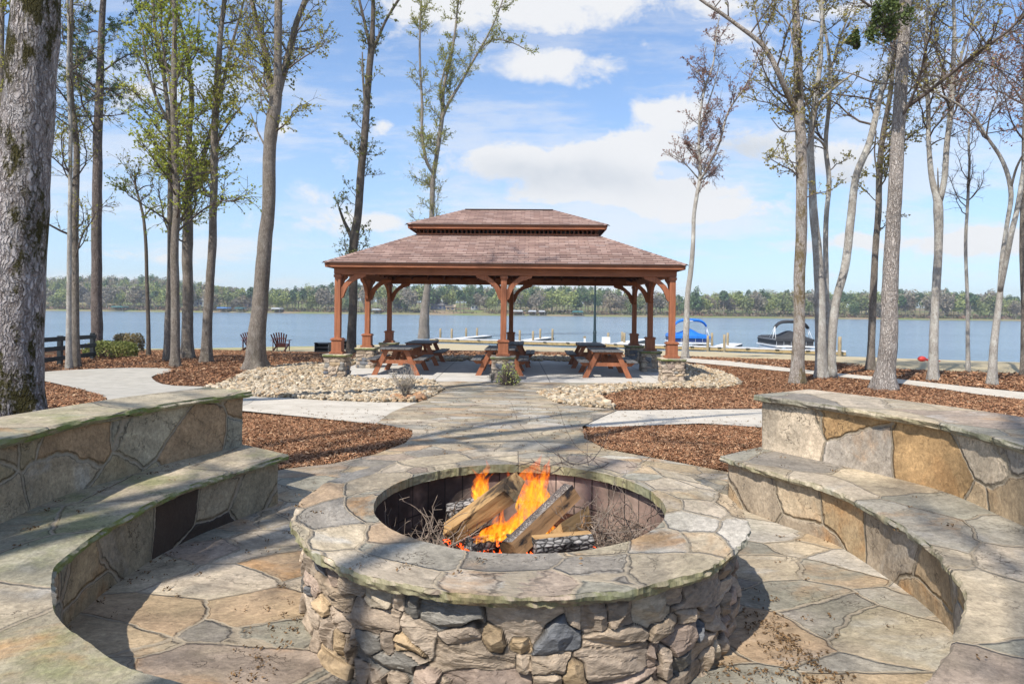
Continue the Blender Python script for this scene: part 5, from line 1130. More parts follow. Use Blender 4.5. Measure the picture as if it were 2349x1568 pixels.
mk_tree('broadleaf_tree', 'dark trunk with a broken stub limb behind the left pavilion posts', [[(806, 812, 23), (808, 740, 20), (810, 656, 19), (814, 540, 21), (821, 500, 18), (827.6, 400, 18), (837.6, 300, 17), (844, 200, 15), (851, 117, 15), (855, 60, 11), (856, 0, 9)],
        [(806, 545, 10), (799, 528, 9), (788, 505, 7), (778, 477, 5)], [(851, 118, 9), (843, 80, 7), (828, 17, 6), (824, 0, 6)], [(853, 117, 9), (864, 95, 7), (884, 50, 6), (914, 0, 6)], [(838, 250, 6), (832, 165, 5), (831, 120, 3)]], bk='bark_dark', leaf='leaf_dull', dens=.9, start=3.6, seed=12, n1=3.6, blen=.62, ls=.06)
mk_tree('broadleaf_tree', 'twin-limbed tree rising behind the pavilion roof peak', [[(973, 786, 28), (972, 760, 26), (981, 656, 15), (988, 560, 13), (991, 481, 12), (994.5, 400, 11), (1001, 360, 10), (1014.5, 267, 10), (1018, 200, 7), (1034.6, 133, 6), (1044.6, 67, 5), (1052, 0, 4)],
        [(994, 398, 8), (984.5, 384, 7), (971, 334, 7), (968, 234, 6), (963, 133, 5), (966, 0, 4)], [(1013, 275, 8), (1024.5, 247, 7), (1061, 183.6, 6), (1094.6, 123.5, 5), (1118, 83, 4), (1151, 7, 3)], [(1016, 262, 5), (1010, 215, 4), (1017, 170, 4), (1040, 110, 3)], [(1090, 128, 4), (1130, 92, 3), (1175, 98, 2.5), (1208, 115, 2)]], bk='bark_grey', leaf='leaf_yg', dens=1.7, start=10.2, seed=13, n1=2.1, blen=1.35, ls=.085, up=.35)
mk_tree('maple_tree', 'slender curved tree with red-brown buds right of the pavilion', [[(1571, 821, 16), (1574, 760, 14), (1578, 671, 12), (1585, 615.5, 12), (1591, 523, 9), (1591.6, 500, 9), (1598, 450, 9), (1605, 414, 9), (1603, 334, 6), (1605, 267, 6), (1618, 200, 5), (1635, 150, 4), (1645, 67, 3), (1652, 27, 2)],
        [(1604, 416, 7), (1618, 394, 6), (1648, 334, 5.5), (1672, 254, 5), (1712, 194, 4), (1748, 117, 2.5)], [(1604, 300, 4), (1616, 262, 4), (1640, 190, 3), (1650, 150, 2)], [(1602, 410, 4), (1585, 390, 3), (1560, 365, 2), (1530, 350, 1.5)], [(1620, 196, 3), (1600, 165, 2.5), (1575, 140, 2)]], bk='bark_pale', leaf='leaf_red', dens=.9, start=6.3, seed=14, n1=3.6, blen=.75, extra=0, ls=.045, up=.6, tw=1.2)
mk_tree('rusty_barked_tree', 'mossy trunk, leftmost of the right grove, with long limb reaching left', [[(1826.5, 880, 38), (1829, 830, 31), (1832, 782, 28), (1834, 634, 27), (1838.6, 523, 27), (1838.6, 500, 27), (1837, 334, 27), (1832, 234, 24), (1830, 117, 20), (1826, 50, 18), (1823.6, 0, 17)],
        [(1830, 262, 16), (1806, 215, 14), (1782, 160, 13), (1752, 107, 11), (1698, 63, 9), (1650, 28, 8), (1608, 0, 7)], [(1752, 110, 5), (1740, 60, 4), (1728, 0, 3)], [(1824, 130, 6), (1806, 50, 4), (1760, 5, 3)], [(1795, 185, 4), (1810, 120, 3), (1822, 70, 2)], [(1828, 300, 5), (1795, 300, 3), (1768, 270, 2)]], bk='bark_mossy', leaf='leaf_rust', dens=.75, start=4.6, seed=15, n1=2.0, blen=.95, ls=.055)
mk_tree('pale_clump_tree', 'pale multi-stem clump splitting into two leaning trunks from one base', [[(1884, 868, 32), (1882, 780, 27), (1880, 671, 25), (1873, 560, 22), (1867, 500, 20), (1862, 400, 17), (1859, 334, 16), (1869, 234, 14), (1882, 133, 11), (1885, 60, 8), (1886, 0, 6)],
        [(1910, 866, 26), (1908, 812, 20), (1919, 690, 20), (1938, 615, 20), (1952, 500, 20), (1965.5, 400, 18), (1992, 334, 17), (2009, 267, 15), (2025, 200, 13), (2039, 150, 11), (2055, 83, 9), (2062, 0, 6)],
        [(1868, 250, 9), (1899, 214, 8), (1932, 187, 6), (1959, 167, 4)], [(1862, 310, 7), (1884, 325, 6), (1893, 340, 6)], [(1850, 240, 5), (1845, 215, 5), (1860, 270, 5)]], bk='bark_pale', leaf='leaf_rust', dens=.8, start=6.2, seed=16, n1=2.0, blen=1.0, ls=.055)
mk_tree('slim_tree', 'slim straight pale trunk seen between the stems of the pale clump', [[(1899, 862, 16), (1898, 760, 14), (1895, 634, 13), (1895, 500, 12), (1902, 417, 12), (1894, 334, 11), (1902, 234, 10), (1902, 133, 8), (1892, 67, 7), (1879, 0, 6)], [(1902, 170, 6), (1916, 130, 5), (1928, 85, 5), (1960, 0, 4)]], Y=19.2, bk='bark_pale', leaf='leaf_rust', dens=.9, start=5.4, seed=17, n1=2.3, blen=.9, ls=.05)
mk_tree('broadleaf_tree', 'narrow darker trunk between the pale clump and the great plated trunk', [[(1997, 851, 23), (1999, 780, 18), (2002.6, 671, 17), (2012, 523, 15), (2014, 500, 15), (2017, 400, 15), (2027, 300, 13), (2042, 217, 12), (2052, 100, 9), (2062, 0, 7)], [(2012, 400, 4), (2006, 350, 4), (2010, 300, 3)]], bk='bark_grey', leaf='leaf_rust', dens=1.3, start=4.2, seed=18, n1=2.8, blen=.9)
mk_tree('plated_trunk_tree', 'great straight trunk with plated grey bark behind the right bench', [[(2028, 894, 58), (2032, 850, 46), (2038, 782, 42), (2045, 597, 37), (2050, 500, 36), (2059, 334, 33), (2069, 167, 31), (2075.6, 67, 29), (2077, 0, 28)], [(2055, 193, 5), (2000, 188, 4), (1950, 168, 3), (1890, 158, 2)]], bk='bark_plate', leaf='leaf_rust', dens=.7, start=6.5, seed=19, n1=1.6, blen=1.5, extra=6, flare=1.3, relief=1)
mk_tree('forked_tree', 'tall trunk forking into a wide Y right of the great plated trunk', [[(2140, 873, 26), (2142, 800, 22), (2145, 708, 20), (2153, 560, 20), (2153, 480, 24), (2152, 462, 22), (2139, 417, 14), (2130.7, 334, 12), (2129, 234, 11), (2122, 133, 9), (2126, 60, 7), (2129, 0, 6)],
        [(2154, 462, 18), (2162, 434, 15), (2172, 334, 14), (2182, 250, 14), (2186, 167, 12), (2189, 50, 9), (2187, 0, 8)], [(2182, 245, 10), (2192, 184, 9), (2219, 83, 7), (2252, 0, 6)], [(2154, 455, 5), (2152, 420, 4), (2151, 385, 3)], [(2190, 200, 6), (2240, 130, 4), (2300, 85, 3), (2349, 50, 2)]], bk='bark_pale', leaf='leaf_rust', dens=.6, start=6.4, seed=20, n1=2.2, blen=1.2)
mk_tree('sapling', 'thin bare sapling standing right of the forked tree', [[(2221, 853, 12), (2220, 780, 10), (2219.6, 708, 9), (2216, 523, 8), (2217.5, 500, 8), (2224, 367, 6), (2224, 294, 5), (2242, 247, 3), (2250, 225, 2)]], bk='bark_pale', leaf='leaf_dull', dens=.0, start=5.0, seed=21, n1=5, blen=.75, extra=0)
mk_tree('crooked_tree', 'forked grey tree at the right with long bare limb arching left', [[(2275, 884, 26), (2278, 830, 21), (2281, 782, 19), (2294, 671, 15), (2299, 597, 13), (2308.6, 523, 11), (2319, 434, 13), (2299, 367, 10), (2266, 317, 8), (2232.5, 267, 7), (2199, 240, 5.5), (2149, 214, 4), (2099, 194, 3), (2087, 164, 2)],
        [(2294, 672, 13), (2306, 610, 13), (2323, 523, 14), (2329, 500, 13), (2346, 400, 11), (2362, 300, 9), (2375, 180, 7), (2380, 60, 5)], [(2262, 315, 5), (2270, 270, 4), (2282, 234, 3.5), (2299, 174, 3), (2310, 100, 2)], [(2319, 432, 7), (2332, 384, 6), (2349, 350, 5)]], bk='bark_pale', leaf='leaf_red', dens=.5, start=6.4, seed=22, n1=3.2, blen=1.15, extra=0, up=.3)
mk_tree('slim_tree', 'trunk cut by the right photo edge', [[(2349, 862, 22), (2351, 700, 17), (2346, 560, 16), (2349, 400, 14), (2353, 200, 12), (2356, 0, 10)]], bk='bark_grey', leaf='leaf_red', dens=.4, start=6.0, seed=23, n1=2.8, blen=1.3)
# mistletoe ball in the plated tree
def mistletoe(px, py, r_, lab):
    c = at(px, py, 14.5); e = empty('mistletoe', tuple(c), lab, 'mistletoe'); rg = np.random.default_rng(int(px)); k = 1800; q = rg.normal(size=(k, 3)); q /= np.linalg.norm(q, axis=1)[:, None]
    lb = rg.normal(0, .5, (9, 3)); q = (q*(rg.uniform(.05, 1, (k, 1))**.5)*.55+lb[rg.integers(0, 9, k)])*r_*(1+.35*fbm(q[:, 0]*2, q[:, 1]*2, q[:, 2]*2+px))[:, None]*np.array((.85, .85, 1.1)); mb = MB(); leaves_batch(mb, q, .055, rg=rg); mb.build('foliage', M['leaf_dark'], e, local=True)
    mb = MB(); A = np.zeros((60, 3)); A[:, 2] = -r_*.9; tubes_batch(mb, A, q[:60]*.9, .01, .004); mb.build('stems', M['twig'], e, local=True)
mistletoe(2026, 38, .40, 'dense green mistletoe ball near the top of the plated trunk'); mistletoe(1963, 95, .14, 'small green mistletoe tuft in the pale clump')
# trees behind the photographer, whose shade falls across the benches
def shade_tree(x, y, H, w_, seed, lean=(0, 0), dens=.8, n1=2.0, blen=1.6, limbs=()):
    z = np.linspace(0, 1, 7); st = [(x+lean[0]*t**1.5+(0 if t == 0 else rng.normal(0, .06)), y+lean[1]*t**1.5, H*t-.1, w_*(1-.75*t)) for t in z]
    return mk_tree('grove_tree', '', None, world=[st]+[list(l) for l in limbs], bk='bark_grey', leaf='leaf_dull', dens=dens, start=H*.45, seed=seed, n1=n1*.8, blen=blen, ls=.07, tw=.35)
sh = [shade_tree(-5.4, -1.6, 15, .42, 31, (.5, .2), .25, 1.3, 1.3), shade_tree(-7.3, -.9, 16, .36, 32, (1.6, .5), .25, 1.2, 1.3, limbs=[[(-6.9, -.7, 5.0, .26), (-5.6, 1.0, 6.4, .24), (-3.6, 1.9, 8.4, .20), (-2.4, 2.0, 10.2, .13), (-1.2, 2.2, 11.6, .06)]]), shade_tree(-3.1, -4.9, 16, .34, 33, (.3, .6), .2, 1.1, 1.3), shade_tree(-9.5, -3.5, 17, .40, 34, (0, 0), .3, 1.5, 1.5), shade_tree(-4.2, -8.5, 17, .4, 37, (0, 0), .2, 1.1, 1.3),
      shade_tree(-4.35, -2.9, 14, .24, 38, (.2, .1), .3, 1.4, 1.2, limbs=[[(-4.33, -2.9, 3.2, .08), (-3.6, -2.5, 4.0, .07), (-2.6, -2.3, 4.6, .05), (-1.9, -2.2, 4.9, .03)]]), shade_tree(-6.1, -2.6, 15, .30, 39, (-.2, .3), .3, 1.3, 1.3, limbs=[[(-6.08, -2.5, 4.2, .09), (-5.3, -2.0, 5.0, .08), (-4.2, -1.8, 5.6, .05)]])]
for o, t in zip(sh, ('left of the photographer beside the bench', 'leaning toward the fire pit, far left behind the bench', 'straight behind the left bench back', 'farthest left behind the photographer', 'farthest back, left of the photographer', 'slim, nearest the left bench end', 'between the mossy giant and the photographer')): o['label'] = 'tall budding tree '+t
# ---------------------------------------------------------------- the far shore
HAZE = .00038
OFFX = [-200, 110, 384, 427, 514, 567, 617, 751, 872, 1174, 1281, 1359, 1437, 1554, 1663, 1756, 1923, 2071, 2182, 2257, 2349, 2700]
OFFV = [60, 68, 70, 58, 46, 41, 42, 54, 57, 56, 57, 55, 44, 38, 43, 51, 49, 54, 57, 46, 38, 36]
def canopy(x, Y): px = PX0+x/Y*F; return np.interp(px, OFFX, OFFV)/F*Y+CAMZ
FC = {'pine': [(.07, .12, .055), (.09, .145, .065), (.06, .10, .05)], 'spring': [(.23, .27, .085), (.28, .30, .10), (.21, .25, .085)], 'bare': [(.21, .185, .14), (.25, .21, .16), (.20, .18, .13)],
      'olive': [(.17, .20, .08), (.20, .22, .09), (.16, .19, .075)], 'bud': [(.28, .21, .16), (.26, .21, .14), (.26, .24, .13)], 'evergreen': [(.09, .145, .06), (.11, .165, .07), (.08, .125, .055)]}
def far_tree(mb, kind, H, rg, o=(0, 0, 0), dens=1.0, tm=None, tmat=0):
    w = H*{'pine': .34, 'spring': .52, 'bare': .46, 'olive': .5, 'bud': .42, 'evergreen': .5}[kind]*rg.uniform(.8, 1.2); w *= rg.uniform(1.15, 1.7); n = int({'pine': 320, 'spring': 460, 'bare': 480, 'olive': 460, 'bud': 440, 'evergreen': 440}[kind]*dens)
    q = rg.normal(size=(n, 3)); q /= np.linalg.norm(q, axis=1)[:, None]; q *= rg.uniform(.15, 1, (n, 1))**.5
    lobes = rg.normal(0, .5, (6, 3)); j = rg.integers(0, 6, n); q = q*.62+lobes[j]*.45
    lo = {'pine': .52, 'spring': .2, 'bare': .18, 'olive': .12, 'bud': .2, 'evergreen': .08}[kind]; z = (q[:, 2]*.5+.5).clip(0, 1)
    P = np.column_stack([q[:, 0]*w/2, q[:, 1]*w/2, H*(lo+(1-lo)*z)])
    if kind == 'pine': P[:, :2] *= (1.25-.75*z)[:, None]
    col = np.array(FC[kind])[rg.integers(0, 3, n)]*rg.uniform(.85, 1.18, (n, 1)); s_ = {'bare': .5, 'bud': .5, 'pine': .8}.get(kind, .75)
    leaves_batch(mb, P+np.array(o), s_, 0, col=col, elong={'bare': 3.0, 'bud': 2.2}.get(kind, 1.3), rg=rg)
    tc = np.array((.20, .17, .145)) if kind != 'bare' else np.array((.30, .27, .23)); t_ = tm if tm is not None else mb
    A = [(0, 0, -1)]; B = [(rg.normal(0, .3), rg.normal(0, .3), H*.9)]; ra = [.22]
    for _ in range(8 if kind in ('bare', 'bud', 'spring') else 2): z0 = H*rg.uniform(.2, .6); A.append((0, 0, z0)); B.append((rg.normal(0, w*.28), rg.normal(0, w*.28), z0+H*rg.uniform(.2, .4))); ra.append(.10)
    ra = np.array(ra); tubes_batch(t_, np.array(A, float)+np.array(o), np.array(B, float)+np.array(o), ra, ra*.4, tmat, col=np.repeat(tc[None]*rg.uniform(.7, 1.2), len(A), 0))
M['far_leaf'] = colattr('far foliage', .8, .5, .15, 0)
rg = np.random.default_rng(404); KN = ['pine', 'spring', 'bare', 'olive', 'bud', 'evergreen']
def kindat(x, row):
    px = PX0+x/400*F; v = vnoise(x/22., row*3.3, 2); r = rg.random()
    if row == 0:
        if px < 600: p = [.07, .22, .34, .14, .17, .06]
        elif px < 1190: p = [.12, .30, .28, .12, .08, .10]
        elif px < 1500: p = [.08, .16, .42, .10, .18, .06]
        else: p = [.12, .16, .38, .16, .06, .12]
    elif px < 600: p = [.20, .30, .18, .16, .08, .08]
    else: p = [.42, .24, .12, .12, .02, .08]
    return KN[int(rg.choice(6, p=np.array(p)/sum(p)))]
mb = MB(); cnt = 0
for row, (Y0, st) in enumerate(((410, 6.0), (420, 4.2), (430, 4.2), (452, 4.8), (480, 5.2), (520, 6), (570, 7))):
    lim = Y0*.90
    for x in np.arange(-lim, lim, st):
        x = x+rg.uniform(-2, 2); Y = Y0+rg.uniform(-5, 5); px = PX0+x/Y*F
        if row < 1: continue
        if row == 1 and (940 < px < 1130 or 430 < px < 520) and rg.random() < .75: continue
        if row > 5 and px > 560: continue
        z0 = float(terrain(x, Y)); top = canopy(x, Y)-z0+2.2; H = min(top*rg.uniform(.78, 1.03), 24) if row > 2 else rg.uniform(.62, .92)*min(top, 20)
        if H < 5: continue
        far_tree(mb, kindat(x, row), H, rg, (x, Y, z0), .8)
for _ in range(1700):     # undergrowth along the bank
    x = rg.uniform(-370, 370); Y = rg.uniform(400.5, 416); z0 = float(terrain(x, Y)); n = 16; c = [(.14, .12, .075), (.20, .15, .11), (.13, .15, .06), (.22, .13, .09), (.09, .10, .05)][rg.integers(0, 5)]
    px = PX0+x/Y*F
    if 940 < px < 1130 and rg.random() < .8: continue
    q = rg.normal(0, 1, (n, 3))*np.array((1.6, .8, .7)); q[:, 2] = np.abs(q[:, 2])*rg.uniform(.6, 1.8); leaves_batch(mb, q+np.array((x, Y, z0)), .7, 0, col=np.array(c)*rg.uniform(.7, 1.3, (n, 1)), elong=1.8, rg=rg)
mb.build('far_forest', M['far_leaf'], kind='stuff')
protos = {}
lab = {'pine': 'tall dark pine on the far shore', 'spring': 'yellow-green budding tree on the far shore', 'bare': 'bare grey-brown tree on the far shore', 'olive': 'dull olive tree on the far shore', 'bud': 'pinkish budding tree on the far shore', 'evergreen': 'dense evergreen tree on the far shore'}
xs = np.arange(-352, 352, 5.2)
for i, x in enumerate(xs):
    x = x+rg.uniform(-2, 2); Y = rg.uniform(404, 415); px = PX0+x/Y*F
    if (960 < px < 1040 or 1060 < px < 1110 or 440 < px < 480): Y = rg.uniform(425, 430)
    k = kindat(x, 0); v = (k, int(rg.integers(0, 3)))
    if v not in protos:
        r2 = np.random.default_rng(hash(v[1])+len(protos)*7); e = empty('far_shore_tree', (0, 0, 0), lab[k], 'tree', group=lab[k]+' line'); cm, tm = MB(), MB(); far_tree(cm, k, 14., r2, dens=1.7, tm=tm)
        cm.build('crown', M['far_leaf'], e, local=True); tm.build('trunk', M['far_leaf'], e, local=True); protos[v] = e; o = e
    else: o = copy_tree(protos[v])
    o.location = (x, Y, float(terrain(x, Y))); s_ = rg.uniform(.75, 1.35); o.scale = (s_*1.15, s_, s_*rg.uniform(.8, 1.1)); o.rotation_euler.z = rg.uniform(0, 6.28)
# houses and boathouses across the water
def house(px, Y, wd, dp, h, wallc, roofc, lab, zoff=0, name='lake_house', win=4, hip_=False):
    x = (px-PX0)/F*Y; z0 = float(terrain(x, Y))+zoff; e = empty(name, (x, Y, z0), lab, 'house'); mb = MB(); mb.box((0, 0, h/2), (wd, dp, h))
    for sx in (-1, 1): mb.add([(sx*wd/2, -dp/2, h), (sx*wd/2, dp/2, h), (sx*wd/2, 0, h+dp*.28)], [(0, 1, 2)])
    mb.build('wall', simple('siding', wallc, .8), e, local=True); mb = MB(); t = .18
    for sy in (-1, 1): mb.beam((0, sy*(dp/2+.5), h-.12), (0, 0, h+dp*.28+.1), wd+1.0, t, up=(0, 0, 1))
    mb.build('roof', simple('roofing', roofc, .9), e, local=True)
    for k in range(win): xx = -wd/2+wd*(k+.5)/win; MB().box((xx, -dp/2-.03, h*.5), (wd/win*.5, .08, h*.36)).build('window', M['navy'], e, local=True)
house(1007, 428, 11, 7, 3.0, (.10, .11, .12), (.12, .12, .13), 'dark grey lake house seen under the pavilion left half'); house(1034, 424, 6, 5, 2.2, (.42, .33, .20), (.36, .28, .20), 'tan cottage right of the dark lake house', win=2)
house(1089, 430, 5, 5, 3.6, (.50, .50, .49), (.10, .11, .12), 'white gabled house right of the tan cottage', win=2); house(920, 428, 9, 6, 2.8, (.20, .17, .14), (.16, .15, .14), 'brown lake house left of the dark grey one')
house(459, 432, 12, 7, 4.2, (.30, .33, .34), (.38, .39, .40), 'large grey lake house between the left trunks', win=5); house(578, 430, 9, 6, 3.2, (.24, .2, .17), (.2, .19, .18), 'low brown house behind the leaning trunk', win=3)
def boathouse(px, wd, roofc, lab, h=2.6):
    Y = 398.; x = (px-PX0)/F*Y; e = empty('boathouse', (x, Y, WZ), lab, 'boathouse'); mb = MB(); mb.box((0, 0, .25), (wd+2, 7, .25)); mb.build('deck', M['dock_grey'], e, local=True)
    for sx in (-1, 1):
        for sy in (-1, 1): MB().box((sx*(wd/2-.2), sy*2.6, h/2), (.2, .2, h)).build('post', M['dock_grey'], e, local=True)
    mb = MB(); pts = [(-wd/2-.4, h), (wd/2+.4, h), (wd/2-.3, h+.9), (-wd/2+.3, h+.9)]; mb.prism(pts, -3.2, 3.2, axis='y'); mb.build('roof', simple('boathouse roof', roofc, .6), e, local=True)
for a in ((275, 7, (.05, .14, .13), 'teal boathouse at the far left shore'), (514, 6, (.10, .22, .42), 'blue-roofed boathouse on the far shore between left trunks'), (552, 5, (.05, .13, .14), 'dark teal boathouse left of the leaning trunk'), (636, 5, (.5, .5, .49), 'white-roofed boathouse right of the leaning trunk'), (864, 4.5, (.4, .4, .4), 'grey boathouse seen between the left pavilion posts'),
          (1188, 6, (.50, .50, .49), 'white-roofed boathouse just right of the centre post'), (1221, 4.5, (.52, .53, .54), 'second white-roofed boathouse right of the centre post'), (1325, 6, (.06, .18, .17), 'teal boathouse left of the lamp post'), (1318-75, 3.5, (.5, .5, .5), 'low grey boathouse between the white and teal ones')): boathouse(*a)

# spring haze lying over the lake: thin, even air
hz = MB(); hz.box((0, 950, 11.0), (3200, 2250, 32)); m = bpy.data.materials.new('haze'); m.use_nodes = True; nt = NT(m.node_tree); nt.n.clear()
pv = nt.node('ShaderNodeVolumePrincipled'); pv.inputs['Color'].default_value = (.86, .92, 1, 1); pv.inputs['Density'].default_value = HAZE; pv.inputs['Anisotropy'].default_value = .3; o = nt.node('ShaderNodeOutputMaterial'); nt.l.new(pv.outputs[0], o.inputs['Volume'])
if HAZE: hz.build('haze', m, kind='stuff')
# ---------------------------------------------------------------- logs, brushwood, flames
def log(name, a, b, sec, lab, mats, mi, roll=0, seed=1, rough=.006):
    """a split billet from a to b; sec = outline (y,z) of its section, mi = material of each side"""
    a, b = np.array(a, float), np.array(b, float); L = np.linalg.norm(b-a); n = 26; m_ = len(sec); K = 6
    S = []; MI = []
    for i in range(m_):
        p, q = np.array(sec[i]), np.array(sec[(i+1) % m_])
        for k in range(K): S.append(p+(q-p)*k/K); MI.append(mi[i])
    S = np.array(S); xs_ = np.linspace(0, L, n); X = np.zeros((n, len(S), 3))
    for i, x in enumerate(xs_):
        k = 1+.05*fbm(x*3, seed, 0)+.0; r = 1+.05*fbm(S[:, 0]*30+seed, S[:, 1]*30, x*2.2, 3); j = rough*fbm(S[:, 0]*60+seed, S[:, 1]*60, x*5, 3)/.05
        X[i, :, 0] = x+((.012*fbm(S[:, 0]*40, S[:, 1]*40, seed+i)) if i in (0, n-1) else 0); X[i, :, 1] = S[:, 0]*k*(r+j*.6); X[i, :, 2] = S[:, 1]*k*(r+j*.6)
    mb = MB(); V = X.reshape(-1, 3); c = len(S); mb.add(V, np.zeros((0, 4), int)); 
    for s_ in range(c):
        t = (s_+1) % c; i = np.arange(n-1)*c; mb.f.append((np.stack([i+s_, i+t, i+c+t, i+c+s_], 1), MI[s_], False))
    mb.f.append((np.array([list(range(c))[::-1]]), 0, False)); mb.f.append((np.array([[(n-1)*c+q for q in range(c)]]), 0, False)); mb.f = [f for f in mb.f if len(f[0])]
    o = mb.build(name, mats, local=True); d = Vector(b-a).normalized(); q = Vector((1, 0, 0)).rotation_difference(d); from_roll = Matrix.Rotation(roll, 4, 'X'); o.matrix_world = Matrix.Translation(Vector(a)) @ q.to_matrix().to_4x4() @ from_roll
    o['label'] = lab; o['category'] = 'log'; return o
FL = lambda *m: [M[x] for x in m]
log('firewood_log', at(1040, 1212, 3.46), at(1178, 1112, 3.20), [(-.085, -.045), (.075, -.05), (.088, .015), (-.01, .062), (-.08, .035)], 'large pale split log leaning right, left of the flames', FL('log_split', 'log_split'), [0]*5, R(18), 1)
log('firewood_log', at(1166, 1262, 2.98), at(1306, 1128, 3.36), [(-.045, -.055), (.05, -.045), (.052, .03), (.0, .052), (-.05, .03)], 'bark-edged split log leaning right, in front of the flames', FL('log_split_dark', 'log_bark'), [0, 0, 1, 1, 0], R(-20), 2)
log('firewood_log', at(1222, 1252, 3.02), at(1352, 1238, 3.12), [(-.04, -.035), (.04, -.035), (.048, .01), (.02, .042), (-.025, .04), (-.048, .01)], 'ash-white charred log lying flat at the right front', FL('log_char', 'log_split'), [0, 0, 0, 1, 0, 0], 0, 3)
log('firewood_log', at(1282, 1222, 3.10), at(1345, 1180, 3.42), [(-.05, -.045), (.06, -.03), (.0, .05)], 'short wedge of yellow split wood right of the flames', FL('log_split', 'log_char'), [1, 0, 0], R(10), 4)
log('firewood_log', at(1345, 1200, 3.3), at(1260, 1190, 3.5), [(-.03, -.03), (.035, -.03), (.0, .04)], 'small dark half-burnt log behind the yellow wedge', FL('log_split_dark', 'log_char'), [1, 0, 1], 0, 5)
log('firewood_log', at(1028, 1172, 3.6), at(1120, 1150, 3.62), [(-.04, -.035), (.04, -.035), (.045, .02), (0, .045), (-.045, .02)], 'grey ashy log at the back left of the pit', FL('log_char', 'log_bark'), [0, 0, 1, 0, 0], 0, 6)
log('firewood_log', at(1075, 1246, 3.05), at(1130, 1238, 3.15), [(-.035, -.03), (.035, -.03), (.03, .02), (-.02, .03)], 'black charred stub among the embers', FL('log_char', 'log_char'), [0]*4, 0, 7)
def brush(lab, cx, cy, n, rx, ry, h, seed, r=.0026, ln=.34, m='twig_dry', tail=0):
    rg = np.random.default_rng(seed); mb = MB(); A, B, ra = [], [], []
    for _ in range(n):
        p = np.array((cx+rg.normal()*rx, cy+rg.normal()*ry, .13+abs(rg.normal())*h)); a = rg.uniform(0, 6.28); d = np.array((math.cos(a), math.sin(a), rg.normal(.15, .5))); d /= np.linalg.norm(d); w_ = rg.normal(0, .35, 3); L = ln*rg.uniform(.3, 1.2); k = 9; rr = r*rg.uniform(.6, 1.6)
        for s_ in range(k):
            d = d+w_*.35+rg.normal(0, .12, 3); d /= np.linalg.norm(d); q = p+d*L/k; dr = math.hypot(q[0]-PC[0], q[1]-PC[1])
            if dr > .68 and q[2] < .5 and not tail: v = (q[:2]-PC)/dr; q[:2] = PC+v*.68; d[:2] -= v*.9; d[2] += .3; d /= np.linalg.norm(d)
            if q[2] < .12: q[2] = .12; d[2] = abs(d[2])
            A.append(p); B.append(q); ra.append(rr*(1-.6*s_/k))
            if rg.random() < .3: t = d+rg.normal(0, .8, 3); t /= np.linalg.norm(t); A.append(q); B.append(q+t*rg.uniform(.02, .07)); ra.append(rr*.5)
            p = q
    ra = np.array(ra); tubes_batch(mb, A, B, ra, ra*.8); return mb.build('brushwood', M[m], loc=(cx, cy, .12), label=lab, cat='brushwood')
brush('tangle of pale dry twigs at the left of the fire pit', -.42, 3.16, 130, .12, .14, .05, 5, .0030); brush('tangle of dry grey twigs at the right of the fire pit', .50, 3.28, 300, .11, .14, .08, 6, .0024, .30)
brush('thin bare branch hanging over the right back rim of the fire pit', .42, 3.74, 15, .14, .03, .0, 9, .0022, .5, 'twig', 1).location.z += .36
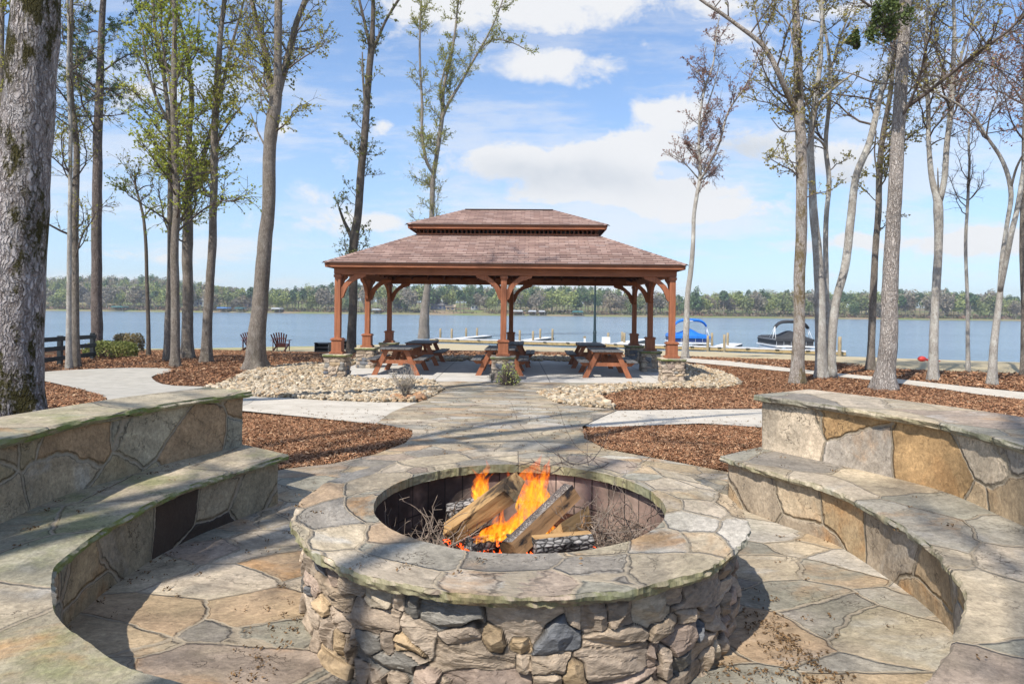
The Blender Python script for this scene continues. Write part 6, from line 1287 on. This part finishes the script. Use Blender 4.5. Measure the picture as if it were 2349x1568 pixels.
def flame_obj(lab, tongues, seed):
    rg = np.random.default_rng(seed); mb = MB(); base = at(*tongues[0][0][:2], tongues[0][3])
    for (b_, t_, wpx, Y, *cv) in tongues:
        p0, p1 = at(*b_, Y), at(*t_, Y+rg.uniform(-.05, .05)); wd = wpx/F*Y; n, m_ = 34, 20; t = np.linspace(0, 1, n); ph = rg.uniform(0, 6, 4); L = np.linalg.norm(p1-p0); bend = cv[0] if cv else 0
        cx_ = p0+(p1-p0)*t[:, None]; cx_[:, 0] += L*(.10*np.sin(t*5.5+ph[0])*t+.05*np.sin(t*11+ph[1])*t)+bend*L*np.sin(t*math.pi); cx_[:, 1] += L*.07*np.sin(t*6+ph[2])*t
        prof = (np.sin(math.pi*np.clip(t, 0, 1)**.62)**.8*(1-t*.35)+.10*(1-t))*(1-t**6); r = wd/2*prof*(1+.22*np.sin(t*13+ph[3])*t)
        an = np.linspace(0, 2*math.pi, m_); tw = t*2.2+ph[0]; X = np.zeros((n, m_, 3)); 
        for j, a in enumerate(an):
            aa = a+tw; q = 1+.28*np.sin(3*aa+t*7)+.12*np.sin(5*aa-t*9); X[:, j, 0] = cx_[:, 0]+r*q*np.cos(a); X[:, j, 1] = cx_[:, 1]+r*q*.55*np.sin(a); X[:, j, 2] = cx_[:, 2]
        UV = np.stack([np.broadcast_to(an/6.28, (n, m_)), np.broadcast_to(t[:, None], (n, m_))], -1); mb.grid(X, 0, True, None, UV)
    return mb.build('flame', M['flame'], loc=tuple(base), label=lab, cat='flame')
flame_obj('tall orange flame rising between the two leaning logs', [((1214, 1170), (1236, 1036), 60, 3.34), ((1222, 1180), (1256, 1042), 44, 3.38), ((1206, 1185), (1214, 1060), 40, 3.30), ((1214, 1130), (1152, 1076), 26, 3.36, .05), ((1200, 1215), (1226, 1120), 62, 3.28), ((1180, 1225), (1206, 1150), 46, 3.24), ((1236, 1120), (1262, 1052), 22, 3.34)], 3)
flame_obj('small orange flame at the back left above the split log', [((1102, 1150), (1110, 1050), 34, 3.50), ((1098, 1140), (1090, 1070), 22, 3.52), ((1112, 1150), (1128, 1078), 20, 3.48, -.1), ((1092, 1150), (1078, 1118), 10, 3.5)], 4)
flame_obj('low yellow flame between the feet of the logs', [((1120, 1236), (1158, 1166), 44, 3.12), ((1136, 1242), (1172, 1180), 44, 3.10), ((1102, 1244), (1128, 1200), 34, 3.08), ((1160, 1225), (1190, 1175), 34, 3.14), ((1090, 1246), (1098, 1222), 26, 3.05)], 5)
flame_obj('small orange flame right of the bark-edged log', [((1240, 1232), (1256, 1180), 30, 3.22), ((1250, 1234), (1270, 1196), 26, 3.20), ((1230, 1238), (1244, 1200), 22, 3.18)], 6)
rg = np.random.default_rng(8); mb = MB()
for _ in range(130):
    x, y = .02+rg.normal()*.16, 3.22+rg.normal()*.13; s_ = rg.uniform(.012, .035); mb.add(IV*s_*(1+.3*rg.normal(size=(len(IV), 1)))+np.array((x, y, .15+rg.uniform(0, .05))), IF)
mb.build('glowing_embers', M['ember'], kind='stuff')
